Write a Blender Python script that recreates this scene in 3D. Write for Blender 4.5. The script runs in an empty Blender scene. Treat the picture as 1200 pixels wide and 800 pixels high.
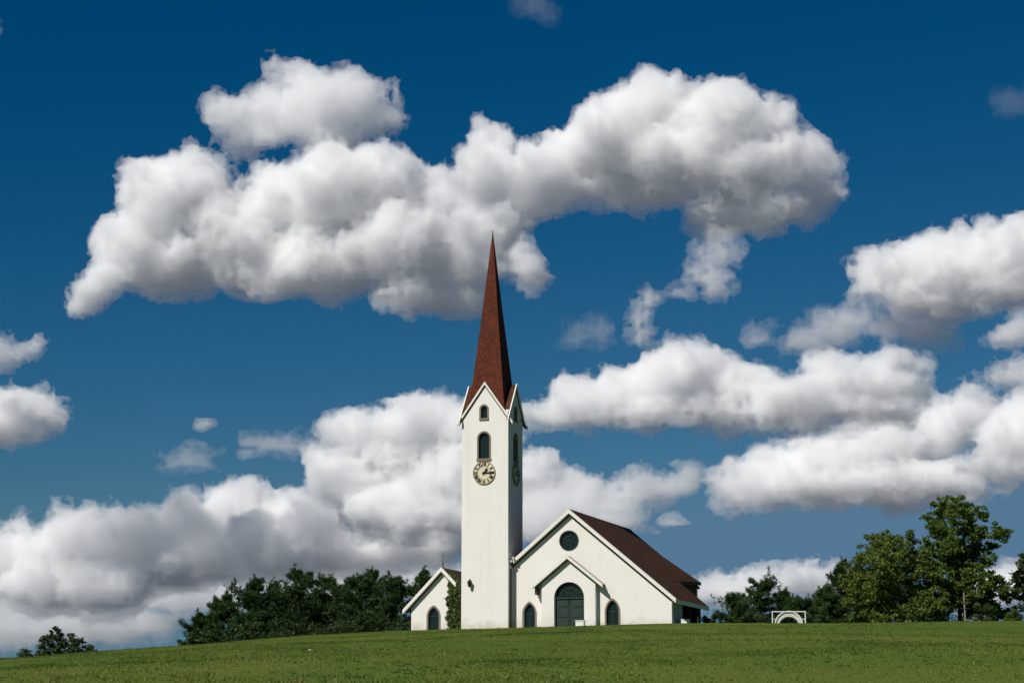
import bpy, bmesh, math, random, time
import numpy as np
from mathutils import Vector, Matrix
from mathutils.geometry import tessellate_polygon
try:
    import openvdb
except ImportError:
    import pyopenvdb as openvdb

scene = bpy.context.scene
C = scene.collection
R = math.radians
PI = math.pi
rng = np.random.default_rng(7)
random.seed(7)

# ------------------------------------------------------------------ camera
FOCAL = 2523.0                      # focal length in pixels of a 1200 px wide frame
PITCH = math.atan(456 / FOCAL)      # the camera looks up the hill
CAM = Vector((0.0, 0.0, -7.49))     # the foot of the bell tower is at z = 0
cd = bpy.data.cameras.new('camera')
cd.sensor_width = 36.0
cd.lens = 36.0 * FOCAL / 1200
cd.clip_start = 0.5
cd.clip_end = 120000
cam = bpy.data.objects.new('camera', cd)
C.objects.link(cam)
cam.location = CAM
cam.rotation_euler = (PI / 2 + PITCH, 0, 0)
scene.camera = cam

# ------------------------------------------------------------------ sky, sun, exposure
SUN_AZ, SUN_EL = R(42), R(44)       # behind the camera, to its left
SUN_DIR = Vector((-math.sin(SUN_AZ) * math.cos(SUN_EL), -math.cos(SUN_AZ) * math.cos(SUN_EL), math.sin(SUN_EL)))
world = bpy.data.worlds.new('World')
scene.world = world
world.use_nodes = True
wt = world.node_tree
wt.nodes.clear()
wo = wt.nodes.new('ShaderNodeOutputWorld')
bg = wt.nodes.new('ShaderNodeBackground')
sk = wt.nodes.new('ShaderNodeTexSky')
sk.sky_type = 'NISHITA'
sk.sun_disc = False
sk.sun_elevation = SUN_EL
sk.sun_rotation = math.atan2(SUN_DIR.x, SUN_DIR.y)
sk.altitude = 400
sk.air_density = 1.0
sk.dust_density = 0.1
sk.ozone_density = 1.6
# grade of the sky, as a polarising filter does it: each channel is raised to a power and scaled, which deepens the blue
sep = wt.nodes.new('ShaderNodeSeparateColor')
comb = wt.nodes.new('ShaderNodeCombineColor')
wt.links.new(sk.outputs['Color'], sep.inputs[0])
for ch, power, gain, top, foot in ((0, 1.5, 13.0, 0.248, 0.08), (1, 1.39, 9.3, 0.315, 0.0), (2, 1.11, 8.6, 0.39, 0.0)):
    src = sep.outputs[ch]
    for op, val in (('MULTIPLY', 0.05), ('MINIMUM', top), ('SUBTRACT', foot), ('MAXIMUM', 0.0), ('POWER', power), ('MULTIPLY', gain)):
        mn = wt.nodes.new('ShaderNodeMath')
        mn.operation = op
        mn.inputs[1].default_value = val
        wt.links.new(src, mn.inputs[0])
        src = mn.outputs[0]
    wt.links.new(src, comb.inputs[ch])
wt.links.new(comb.outputs[0], bg.inputs['Color'])
wt.links.new(bg.outputs[0], wo.inputs[0])
bg.inputs['Strength'].default_value = 0.10

sl = bpy.data.lights.new('sun', 'SUN')
sl.energy = 4.5
sl.angle = R(0.53)
sl.color = (1.0, 0.955, 0.88)
sun = bpy.data.objects.new('sun', sl)
C.objects.link(sun)
sun.rotation_euler = SUN_DIR.to_track_quat('Z', 'Y').to_euler()
sun.location = (-60, -60, 80)

scene.render.engine = 'CYCLES'
vs = scene.view_settings
vs.view_transform = 'Standard'
vs.look = 'None'
vs.exposure = 0.0
vs.gamma = 1.0
cy = scene.cycles
cy.max_bounces = 26
cy.diffuse_bounces = 3
cy.glossy_bounces = 3
cy.transmission_bounces = 4
cy.volume_bounces = 22
cy.transparent_max_bounces = 48
cy.use_adaptive_sampling = True
cy.adaptive_threshold = 0.02
cy.use_denoising = True
cy.sample_clamp_indirect = 10

# ------------------------------------------------------------------ small helpers
def ray(px, py):
    """World direction through a point of the 1200 x 800 photograph, scaled to run one metre along y."""
    cx, cyy = (px - 600) / FOCAL, (400 - py) / FOCAL
    d = Vector((cx, math.cos(PITCH) - cyy * math.sin(PITCH), math.sin(PITCH) + cyy * math.cos(PITCH)))
    return d / d.y

def at(px, py, Y):
    return CAM + ray(px, py) * Y

def tag(o, label=None, cat=None, group=None, kind=None):
    if label: o['label'] = label
    if cat: o['category'] = cat
    if group: o['group'] = group
    if kind: o['kind'] = kind
    return o

def link_mesh(name, me, mat, parent=None):
    o = bpy.data.objects.new(name, me)
    C.objects.link(o)
    if mat is not None:
        me.materials.append(mat)
    if parent is not None:
        o.parent = parent
    return o

def np_mesh(name, verts, faces, mat, parent=None, smooth=False):
    """Mesh object from arrays: verts (n,3), faces (m,k)."""
    verts = np.asarray(verts, np.float32)
    faces = np.asarray(faces, np.int32)
    me = bpy.data.meshes.new(name)
    k = faces.shape[1]
    me.vertices.add(len(verts))
    me.vertices.foreach_set('co', verts.ravel())
    me.loops.add(faces.size)
    me.loops.foreach_set('vertex_index', faces.ravel())
    me.polygons.add(len(faces))
    me.polygons.foreach_set('loop_start', np.arange(0, faces.size, k, dtype=np.int32))
    me.polygons.foreach_set('use_smooth', np.full(len(faces), smooth))
    me.update(calc_edges=True)
    me.validate()
    return link_mesh(name, me, mat, parent)
# ------------------------------------------------------------------ materials
def mat(name, color, rough=0.8, var=0.0, scale=2.0, bump=0.0, bscale=20.0, spec=0.3, metal=0.0, color2=None, detail=6):
    """Principled material; VAR mixes in COLOR2 (or a darker tone) by object-space noise, BUMP adds fine relief."""
    m = bpy.data.materials.new(name)
    m.use_nodes = True
    t = m.node_tree
    b = t.nodes['Principled BSDF']
    b.inputs['Base Color'].default_value = (*color, 1)
    b.inputs['Roughness'].default_value = rough
    b.inputs['Specular IOR Level'].default_value = spec
    b.inputs['Metallic'].default_value = metal
    co = t.nodes.new('ShaderNodeTexCoord')
    if var > 0:
        n = t.nodes.new('ShaderNodeTexNoise')
        n.inputs['Scale'].default_value = scale
        n.inputs['Detail'].default_value = detail
        n.inputs['Roughness'].default_value = 0.65
        t.links.new(co.outputs['Object'], n.inputs['Vector'])
        mr = t.nodes.new('ShaderNodeMapRange')
        mr.inputs['From Min'].default_value = 0.35
        mr.inputs['From Max'].default_value = 0.65
        mr.inputs['To Max'].default_value = var
        t.links.new(n.outputs[0], mr.inputs['Value'])
        mx = t.nodes.new('ShaderNodeMix')
        mx.data_type = 'RGBA'
        mx.inputs['A'].default_value = (*color, 1)
        mx.inputs['B'].default_value = (*(color2 or tuple(0.5 * c for c in color)), 1)
        t.links.new(mr.outputs[0], mx.inputs['Factor'])
        t.links.new(mx.outputs['Result'], b.inputs['Base Color'])
    if bump > 0:
        n2 = t.nodes.new('ShaderNodeTexNoise')
        n2.inputs['Scale'].default_value = bscale
        n2.inputs['Detail'].default_value = 4
        t.links.new(co.outputs['Object'], n2.inputs['Vector'])
        bp = t.nodes.new('ShaderNodeBump')
        bp.inputs['Strength'].default_value = bump
        bp.inputs['Distance'].default_value = 0.02
        t.links.new(n2.outputs[0], bp.inputs['Height'])
        t.links.new(bp.outputs[0], b.inputs['Normal'])
    return m

def stucco_material():
    """Warm white render: faint cloudy patches, thin vertical rain streaks and a trowelled surface."""
    m = mat('white_stucco', (0.80, 0.776, 0.735), 0.9, 0.35, 0.7, 0.25, 9.0, 0.2, color2=(0.70, 0.672, 0.62))
    t = m.node_tree
    b = t.nodes['Principled BSDF']
    src = b.inputs['Base Color'].links[0].from_socket
    co = t.nodes.new('ShaderNodeTexCoord')
    mp = t.nodes.new('ShaderNodeMapping')
    mp.inputs['Scale'].default_value = (1.7, 1.7, 0.12)
    t.links.new(co.outputs['Object'], mp.inputs[0])
    n = t.nodes.new('ShaderNodeTexNoise')
    n.inputs['Scale'].default_value = 1.0
    n.inputs['Detail'].default_value = 5
    t.links.new(mp.outputs[0], n.inputs['Vector'])
    mr = t.nodes.new('ShaderNodeMapRange')
    mr.inputs['From Min'].default_value = 0.5
    mr.inputs['From Max'].default_value = 0.8
    mr.inputs['To Max'].default_value = 0.22
    t.links.new(n.outputs[0], mr.inputs['Value'])
    mx = t.nodes.new('ShaderNodeMix')
    mx.data_type = 'RGBA'
    mx.inputs['B'].default_value = (0.60, 0.56, 0.48, 1)
    t.links.new(mr.outputs[0], mx.inputs['Factor'])
    t.links.new(src, mx.inputs['A'])
    # rain-splashed, greenish foot of the wall with a ragged upper edge
    sz = t.nodes.new('ShaderNodeSeparateXYZ')
    t.links.new(co.outputs['Object'], sz.inputs[0])
    n3 = t.nodes.new('ShaderNodeTexNoise')
    n3.inputs['Scale'].default_value = 1.6
    n3.inputs['Detail'].default_value = 6
    t.links.new(co.outputs['Object'], n3.inputs['Vector'])
    ad = t.nodes.new('ShaderNodeMath')
    ad.operation = 'MULTIPLY_ADD'
    ad.inputs[1].default_value = -1.6
    t.links.new(n3.outputs[0], ad.inputs[0])
    t.links.new(sz.outputs[2], ad.inputs[2])
    m2 = t.nodes.new('ShaderNodeMapRange')
    m2.inputs['From Min'].default_value = -0.15
    m2.inputs['From Max'].default_value = -0.9
    m2.inputs['To Max'].default_value = 0.55
    t.links.new(ad.outputs[0], m2.inputs['Value'])
    mx2 = t.nodes.new('ShaderNodeMix')
    mx2.data_type = 'RGBA'
    mx2.inputs['B'].default_value = (0.42, 0.39, 0.30, 1)
    t.links.new(m2.outputs[0], mx2.inputs['Factor'])
    t.links.new(mx.outputs['Result'], mx2.inputs['A'])
    t.links.new(mx2.outputs['Result'], b.inputs['Base Color'])
    return m

def tile_material(name, c1, c2, row=0.28, col=0.22, axis='XYZ'):
    """Roof tiles: brick texture laid in the slope (object x along the eave, object z up), with a lip on each row."""
    m = bpy.data.materials.new(name)
    m.use_nodes = True
    t = m.node_tree
    b = t.nodes['Principled BSDF']
    b.inputs['Roughness'].default_value = 0.8
    b.inputs['Specular IOR Level'].default_value = 0.1
    co = t.nodes.new('ShaderNodeTexCoord')
    sp = t.nodes.new('ShaderNodeSeparateXYZ')
    t.links.new(co.outputs['Object'], sp.inputs[0])
    cb = t.nodes.new('ShaderNodeCombineXYZ')
    t.links.new(sp.outputs['XYZ'.index(axis[0])], cb.inputs[0])
    t.links.new(sp.outputs['XYZ'.index(axis[1])], cb.inputs[1])
    br = t.nodes.new('ShaderNodeTexBrick')
    br.inputs['Color1'].default_value = (*c1, 1)
    br.inputs['Color2'].default_value = (*c2, 1)
    br.inputs['Mortar'].default_value = (*tuple(0.45 * c for c in c1), 1)
    br.inputs['Scale'].default_value = 1.0
    br.inputs['Mortar Size'].default_value = 0.012
    br.inputs['Brick Width'].default_value = col
    br.inputs['Row Height'].default_value = row
    t.links.new(cb.outputs[0], br.inputs['Vector'])
    n = t.nodes.new('ShaderNodeTexNoise')
    n.inputs['Scale'].default_value = 0.9
    n.inputs['Detail'].default_value = 7
    n.inputs['Roughness'].default_value = 0.7
    t.links.new(co.outputs['Object'], n.inputs['Vector'])
    mr = t.nodes.new('ShaderNodeMapRange')
    mr.inputs['From Min'].default_value = 0.4
    mr.inputs['From Max'].default_value = 0.72
    mr.inputs['To Max'].default_value = 0.75
    t.links.new(n.outputs[0], mr.inputs['Value'])
    mx = t.nodes.new('ShaderNodeMix')
    mx.data_type = 'RGBA'
    mx.inputs['B'].default_value = (*tuple(0.5 * c + 0.006 for c in c2), 1)
    t.links.new(mr.outputs[0], mx.inputs['Factor'])
    t.links.new(br.outputs['Color'], mx.inputs['A'])
    t.links.new(mx.outputs['Result'], b.inputs['Base Color'])
    bp = t.nodes.new('ShaderNodeBump')
    bp.inputs['Strength'].default_value = 0.6
    bp.inputs['Distance'].default_value = 0.03
    t.links.new(br.outputs['Fac'], bp.inputs['Height'])
    bp.invert = True
    t.links.new(bp.outputs[0], b.inputs['Normal'])
    return m

def leaf_material(name, c1, c2, transl=0.35):
    """Leaves: tone varies per leaf and by clump; some light passes through."""
    m = bpy.data.materials.new(name)
    m.use_nodes = True
    t = m.node_tree
    b = t.nodes['Principled BSDF']
    out = t.nodes['Material Output']
    b.inputs['Roughness'].default_value = 0.55
    b.inputs['Specular IOR Level'].default_value = 0.35
    geo = t.nodes.new('ShaderNodeNewGeometry')
    co = t.nodes.new('ShaderNodeTexCoord')
    n = t.nodes.new('ShaderNodeTexNoise')
    n.inputs['Scale'].default_value = 0.8
    n.inputs['Detail'].default_value = 3
    t.links.new(co.outputs['Object'], n.inputs['Vector'])
    ad = t.nodes.new('ShaderNodeMath')
    ad.operation = 'MULTIPLY_ADD'
    ad.inputs[1].default_value = 0.6
    t.links.new(geo.outputs['Random Per Island'], ad.inputs[0])
    sb = t.nodes.new('ShaderNodeMapRange')
    sb.inputs['From Min'].default_value = 0.3
    sb.inputs['From Max'].default_value = 0.7
    sb.inputs['To Max'].default_value = 0.4
    t.links.new(n.outputs[0], sb.inputs['Value'])
    t.links.new(sb.outputs[0], ad.inputs[2])
    mx = t.nodes.new('ShaderNodeMix')
    mx.data_type = 'RGBA'
    mx.inputs['A'].default_value = (*c1, 1)
    mx.inputs['B'].default_value = (*c2, 1)
    t.links.new(ad.outputs[0], mx.inputs['Factor'])
    t.links.new(mx.outputs['Result'], b.inputs['Base Color'])
    tr = t.nodes.new('ShaderNodeBsdfTranslucent')
    t.links.new(mx.outputs['Result'], tr.inputs['Color'])
    ms = t.nodes.new('ShaderNodeMixShader')
    ms.inputs[0].default_value = transl
    t.links.new(b.outputs[0], ms.inputs[1])
    t.links.new(tr.outputs[0], ms.inputs[2])
    t.links.new(ms.outputs[0], out.inputs['Surface'])
    return m

def ground_material():
    m = bpy.data.materials.new('lawn')
    m.use_nodes = True
    t = m.node_tree
    b = t.nodes['Principled BSDF']
    b.inputs['Roughness'].default_value = 0.95
    b.inputs['Specular IOR Level'].default_value = 0.1
    co = t.nodes.new('ShaderNodeTexCoord')
    cols = [(0.078, 0.125, 0.012), (0.115, 0.142, 0.020), (0.12, 0.105, 0.045)]
    prev = None
    for k, (sc, lo, hi, amt) in enumerate(((0.06, 0.4, 0.62, 0.7), (1.4, 0.5, 0.7, 0.4))):
        n = t.nodes.new('ShaderNodeTexNoise')
        n.inputs['Scale'].default_value = sc
        n.inputs['Detail'].default_value = 8
        t.links.new(co.outputs['Object'], n.inputs['Vector'])
        mr = t.nodes.new('ShaderNodeMapRange')
        mr.inputs['From Min'].default_value = lo
        mr.inputs['From Max'].default_value = hi
        mr.inputs['To Max'].default_value = amt
        t.links.new(n.outputs[0], mr.inputs['Value'])
        mx = t.nodes.new('ShaderNodeMix')
        mx.data_type = 'RGBA'
        mx.inputs['A'].default_value = (*cols[0], 1)
        mx.inputs['B'].default_value = (*cols[k + 1], 1)
        t.links.new(mr.outputs[0], mx.inputs['Factor'])
        if prev: t.links.new(prev, mx.inputs['A'])
        prev = mx.outputs['Result']
    # farther ground is tinted hazy blue, so its bounce lights the cloud bases
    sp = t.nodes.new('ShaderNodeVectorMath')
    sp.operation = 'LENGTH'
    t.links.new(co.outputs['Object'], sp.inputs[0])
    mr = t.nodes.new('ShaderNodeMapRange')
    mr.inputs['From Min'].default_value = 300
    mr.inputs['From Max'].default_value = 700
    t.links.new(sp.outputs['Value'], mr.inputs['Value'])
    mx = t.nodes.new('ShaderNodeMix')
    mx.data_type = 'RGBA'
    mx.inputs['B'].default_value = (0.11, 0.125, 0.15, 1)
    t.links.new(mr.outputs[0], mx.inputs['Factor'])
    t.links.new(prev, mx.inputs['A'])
    t.links.new(mx.outputs['Result'], b.inputs['Base Color'])
    return m

def grass_material():
    m = leaf_material('grass_blades', (0.078, 0.140, 0.009), (0.168, 0.200, 0.024), 0.3)
    t = m.node_tree
    b = t.nodes['Principled BSDF']
    src = b.inputs['Base Color'].links[0].from_socket
    co = t.nodes.new('ShaderNodeTexCoord')
    mp = t.nodes.new('ShaderNodeMapping')
    mp.inputs['Scale'].default_value = (0.26, 0.075, 0.1)
    t.links.new(co.outputs['Object'], mp.inputs[0])
    for seed, lo, hi, amt, col in ((0.0, 0.47, 0.57, 0.9, (0.042, 0.110, 0.008)), (31.0, 0.52, 0.68, 0.75, (0.190, 0.155, 0.040))):
        n = t.nodes.new('ShaderNodeTexNoise')
        n.noise_dimensions = '4D'
        n.inputs['W'].default_value = seed
        n.inputs['Scale'].default_value = 1.0
        n.inputs['Detail'].default_value = 7
        n.inputs['Roughness'].default_value = 0.65
        t.links.new(mp.outputs[0], n.inputs['Vector'])
        mr = t.nodes.new('ShaderNodeMapRange')
        mr.inputs['From Min'].default_value = lo
        mr.inputs['From Max'].default_value = hi
        mr.inputs['To Max'].default_value = amt
        t.links.new(n.outputs[0], mr.inputs['Value'])
        mx = t.nodes.new('ShaderNodeMix')
        mx.data_type = 'RGBA'
        mx.inputs['B'].default_value = (*col, 1)
        t.links.new(mr.outputs[0], mx.inputs['Factor'])
        t.links.new(src, mx.inputs['A'])
        src = mx.outputs['Result']
    # here and there a dry straw
    geo = t.nodes.new('ShaderNodeNewGeometry')
    gt = t.nodes.new('ShaderNodeMath')
    gt.operation = 'GREATER_THAN'
    gt.inputs[1].default_value = 0.965
    t.links.new(geo.outputs['Random Per Island'], gt.inputs[0])
    mx = t.nodes.new('ShaderNodeMix')
    mx.data_type = 'RGBA'
    mx.inputs['B'].default_value = (0.30, 0.25, 0.11, 1)
    t.links.new(gt.outputs[0], mx.inputs['Factor'])
    t.links.new(src, mx.inputs['A'])
    src = mx.outputs['Result']
    t.links.new(src, b.inputs['Base Color'])
    for nd in t.nodes:
        if nd.type == 'BSDF_TRANSLUCENT': t.links.new(src, nd.inputs['Color'])
    return m

M = dict(
    stucco=stucco_material(),
    trim=mat('white_painted_trim', (0.80, 0.775, 0.71), 0.7, 0.3, 3.0, 0.1, 30, color2=(0.6, 0.57, 0.5)),
    brown=mat('brown_painted_wood', (0.10, 0.065, 0.045), 0.75, 0.4, 4.0, 0.1, 30),
    stone=mat('weathered_stone_surround', (0.24, 0.185, 0.145), 0.9, 0.5, 5.0, 0.3, 25, color2=(0.15, 0.115, 0.09)),
    glass=mat('dark_window_glass', (0.010, 0.022, 0.019), 0.12, 0.0, spec=0.4),
    green=mat('dark_green_painted_door', (0.030, 0.050, 0.042), 0.55, 0.5, 3.0, 0.15, 20, spec=0.2, color2=(0.018, 0.030, 0.026)),
    iron=mat('black_iron', (0.012, 0.012, 0.012), 0.5, spec=0.4),
    cream=mat('cream_clock_dial', (0.70, 0.63, 0.46), 0.6, 0.2, 6.0),
    gold=mat('dull_gilt', (0.30, 0.22, 0.08), 0.5, 0.3, 8.0),
    spire=tile_material('red_brown_spire_shingles', (0.165, 0.040, 0.020), (0.085, 0.023, 0.014), 0.20, 0.17, 'XZ'),
    spire_side=tile_material('red_brown_spire_shingles_side', (0.165, 0.040, 0.020), (0.085, 0.023, 0.014), 0.20, 0.17, 'YZ'),
    roof=tile_material('brown_roof_tiles', (0.115, 0.050, 0.024), (0.066, 0.031, 0.018), 0.24, 0.22, 'YZ'),
    roof_old=tile_material('mossy_roof_tiles', (0.11, 0.075, 0.035), (0.07, 0.06, 0.028), 0.24, 0.22, 'YZ'),
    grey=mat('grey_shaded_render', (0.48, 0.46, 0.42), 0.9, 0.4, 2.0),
    dark=mat('recess_shade_black', (0.02, 0.02, 0.02), 0.9),
    bark=mat('brown_bark', (0.085, 0.06, 0.042), 0.95, 0.6, 3.0, 0.5, 12),
    pale_bark=mat('pale_bark', (0.30, 0.27, 0.22), 0.95, 0.6, 3.0, 0.4, 12),
    pine=leaf_material('dark_pine_needles', (0.014, 0.044, 0.008), (0.055, 0.105, 0.016), 0.15),
    pine2=leaf_material('deep_green_needles', (0.012, 0.040, 0.008), (0.046, 0.094, 0.016), 0.15),
    leaf=leaf_material('broad_green_leaves', (0.032, 0.078, 0.012), (0.165, 0.235, 0.034)),
    leaf_yellow=leaf_material('yellow_green_leaves', (0.036, 0.080, 0.011), (0.175, 0.225, 0.032)),
    leaf_dark=leaf_material('dark_green_leaves', (0.018, 0.042, 0.009), (0.055, 0.092, 0.018), 0.2),
    ivy=leaf_material('ivy_leaves', (0.026, 0.056, 0.011), (0.105, 0.140, 0.028), 0.2),
    grass=grass_material(),
    lawn=ground_material(),
    white=mat('white_painted_metal', (0.78, 0.78, 0.74), 0.5, 0.2, 6.0),
    cloth=mat('off_white_canvas', (0.62, 0.61, 0.56), 0.85, 0.3, 5.0),
    paper=mat('white_paper', (0.8, 0.8, 0.8), 0.8),
)
_lat = rng.random((32, 32, 32)).astype(np.float32)

def vnoise(p):
    """Smooth value noise (0..1) at points p (n,3)."""
    i = np.floor(p).astype(np.int32)
    f = (p - i).astype(np.float32)
    f = f * f * (3 - 2 * f)
    i0, i1 = i & 31, (i + 1) & 31
    x0, y0, z0 = i0.T
    x1, y1, z1 = i1.T
    fx, fy, fz = f.T
    a = _lat[x0, y0, z0] * (1 - fx) + _lat[x1, y0, z0] * fx
    b = _lat[x0, y1, z0] * (1 - fx) + _lat[x1, y1, z0] * fx
    c = _lat[x0, y0, z1] * (1 - fx) + _lat[x1, y0, z1] * fx
    d = _lat[x0, y1, z1] * (1 - fx) + _lat[x1, y1, z1] * fx
    return (a * (1 - fy) + b * fy) * (1 - fz) + (c * (1 - fy) + d * fy) * fz

# ------------------------------------------------------------------ the hill: one sheet of ground reaching to the horizon
Y_CREST = 150.0
_px = np.array([-900, -300, 0, 125, 200, 291, 375, 479, 540, 600, 650, 700, 790, 900, 1000, 1200, 1600, 2400], float)
_py = np.array([815, 798, 778.5, 764, 759, 749.6, 743, 738.3, 737, 735.3, 733, 731.5, 730.3, 729.6, 729, 727.5, 727, 732], float)
_cx = (_px - 600) / FOCAL * Y_CREST                    # where along x each crest height stands
_cz = np.array([at(600, y, Y_CREST).z for y in _py])

def ground_z(x, y):
    """Height of the hill at world (x, y); arrays or numbers."""
    x = np.asarray(x, float); y = np.asarray(y, float)
    zc = np.interp(x, _cx, _cz)
    zc = (zc + np.interp(x - 4, _cx, _cz) + np.interp(x + 4, _cx, _cz)) / 3
    z0 = CAM.z - 1.6
    t = np.clip((y - 2) / (Y_CREST - 2), -0.4, 1)
    up = z0 + (zc - z0) * t
    over = np.clip(y - Y_CREST, 0, None)
    side = np.clip((-x - 30) / 60, 0, 1)
    down = zc - 0.012 * over - np.where(over > 70, (over - 70) * 0.05, 0) - side * over * 0.02
    z = np.where(y < Y_CREST, up, down)
    return np.maximum(z, -26) + 0.06 * np.sin(x * 0.31 + 1.3 * np.sin(y * 0.13)) * np.sin(y * 0.23 + 0.7)

xs = np.concatenate([-np.geomspace(9000, 95, 40), np.linspace(-90, 90, 181), np.geomspace(95, 9000, 40)])
ys = np.concatenate([-np.geomspace(6000, 25, 22), np.linspace(-20, 240, 261), np.geomspace(245, 30000, 50)])
gx, gy = np.meshgrid(xs, ys)
gz = ground_z(gx, gy)
gv = np.stack([gx, gy, gz], -1).reshape(-1, 3)
nx, ny = len(xs), len(ys)
ii = (np.arange(ny - 1)[:, None] * nx + np.arange(nx - 1)[None, :]).ravel()
gf = np.stack([ii, ii + 1, ii + nx + 1, ii + nx], -1)
tag(np_mesh('ground', gv, gf, M['lawn'], None, True), kind='structure')

def scatter_grass(N, y0, y1):
    """Mown grass: short blades in tufts over the slope that faces the camera."""
    u = rng.random(N)
    y = y0 + (y1 - y0) * u ** 0.85
    x = (rng.random(N) * 2 - 1) * (y * 0.262 + 3)
    # patchy growth
    p = np.stack([x * 0.22, y * 0.10, np.zeros(N)], -1).astype(np.float32) + 40
    dens = vnoise(p) * 0.6 + vnoise(p * 5.3) * 0.4
    h = 0.016 + 0.028 * rng.random(N) ** 2 + 0.11 * np.clip(dens - 0.52, 0, 1)
    tall = rng.random(N) < 0.0015
    h[tall] += rng.random(tall.sum()) * 0.14
    a = rng.random(N) * 2 * PI
    wdt = 0.012 + 0.012 * rng.random(N)
    z = ground_z(x, y) - 0.01
    ca, sa = np.cos(a), np.sin(a)
    lx, ly = rng.normal(0, 0.7, N) * h, rng.normal(0, 0.7, N) * h
    v = np.zeros((N, 3, 3))
    v[:, 0] = np.stack([x - ca * wdt, y - sa * wdt, z], -1)
    v[:, 1] = np.stack([x + ca * wdt, y + sa * wdt, z], -1)
    v[:, 2] = np.stack([x + lx, y + ly, z + h], -1)
    return v.reshape(-1, 3)

def scatter_tufts(n, y0, y1, k=14):
    """Taller clumps of grass and weeds that break the even lawn and the brow of the hill."""
    y = y0 + (y1 - y0) * rng.random(n)
    x = (rng.random(n) * 2 - 1) * (y * 0.262 + 3)
    p = np.stack([x * 0.12, y * 0.06, np.zeros(n)], -1).astype(np.float32) + 7
    keep = vnoise(p) + 0.25 * rng.random(n) > 0.55
    x, y = x[keep], y[keep]
    n = len(x)
    sz = rng.random(n) ** 2
    N = n * k
    R_ = np.repeat(0.05 + 0.16 * sz, k)
    a = rng.random(N) * 2 * PI
    rr = R_ * np.sqrt(rng.random(N))
    bx, by = np.repeat(x, k) + rr * np.cos(a), np.repeat(y, k) + rr * np.sin(a)
    h = np.repeat(0.05 + 0.07 * sz, k) * (0.5 + 0.7 * rng.random(N))
    b = rng.random(N) * 2 * PI
    wd = 0.010 + 0.014 * rng.random(N)
    z = ground_z(bx, by) - 0.01
    v = np.zeros((N, 3, 3))
    v[:, 0] = np.stack([bx - np.cos(b) * wd, by - np.sin(b) * wd, z], -1)
    v[:, 1] = np.stack([bx + np.cos(b) * wd, by + np.sin(b) * wd, z], -1)
    v[:, 2] = np.stack([bx + np.cos(a) * h * 0.6, by + np.sin(a) * h * 0.6, z + h], -1)
    return v.reshape(-1, 3)
# ------------------------------------------------------------------ the church: local frame u (along the fronts), v (back), z (up)
TH = R(18.4)
ORG = at(597, 735, 160)

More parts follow.
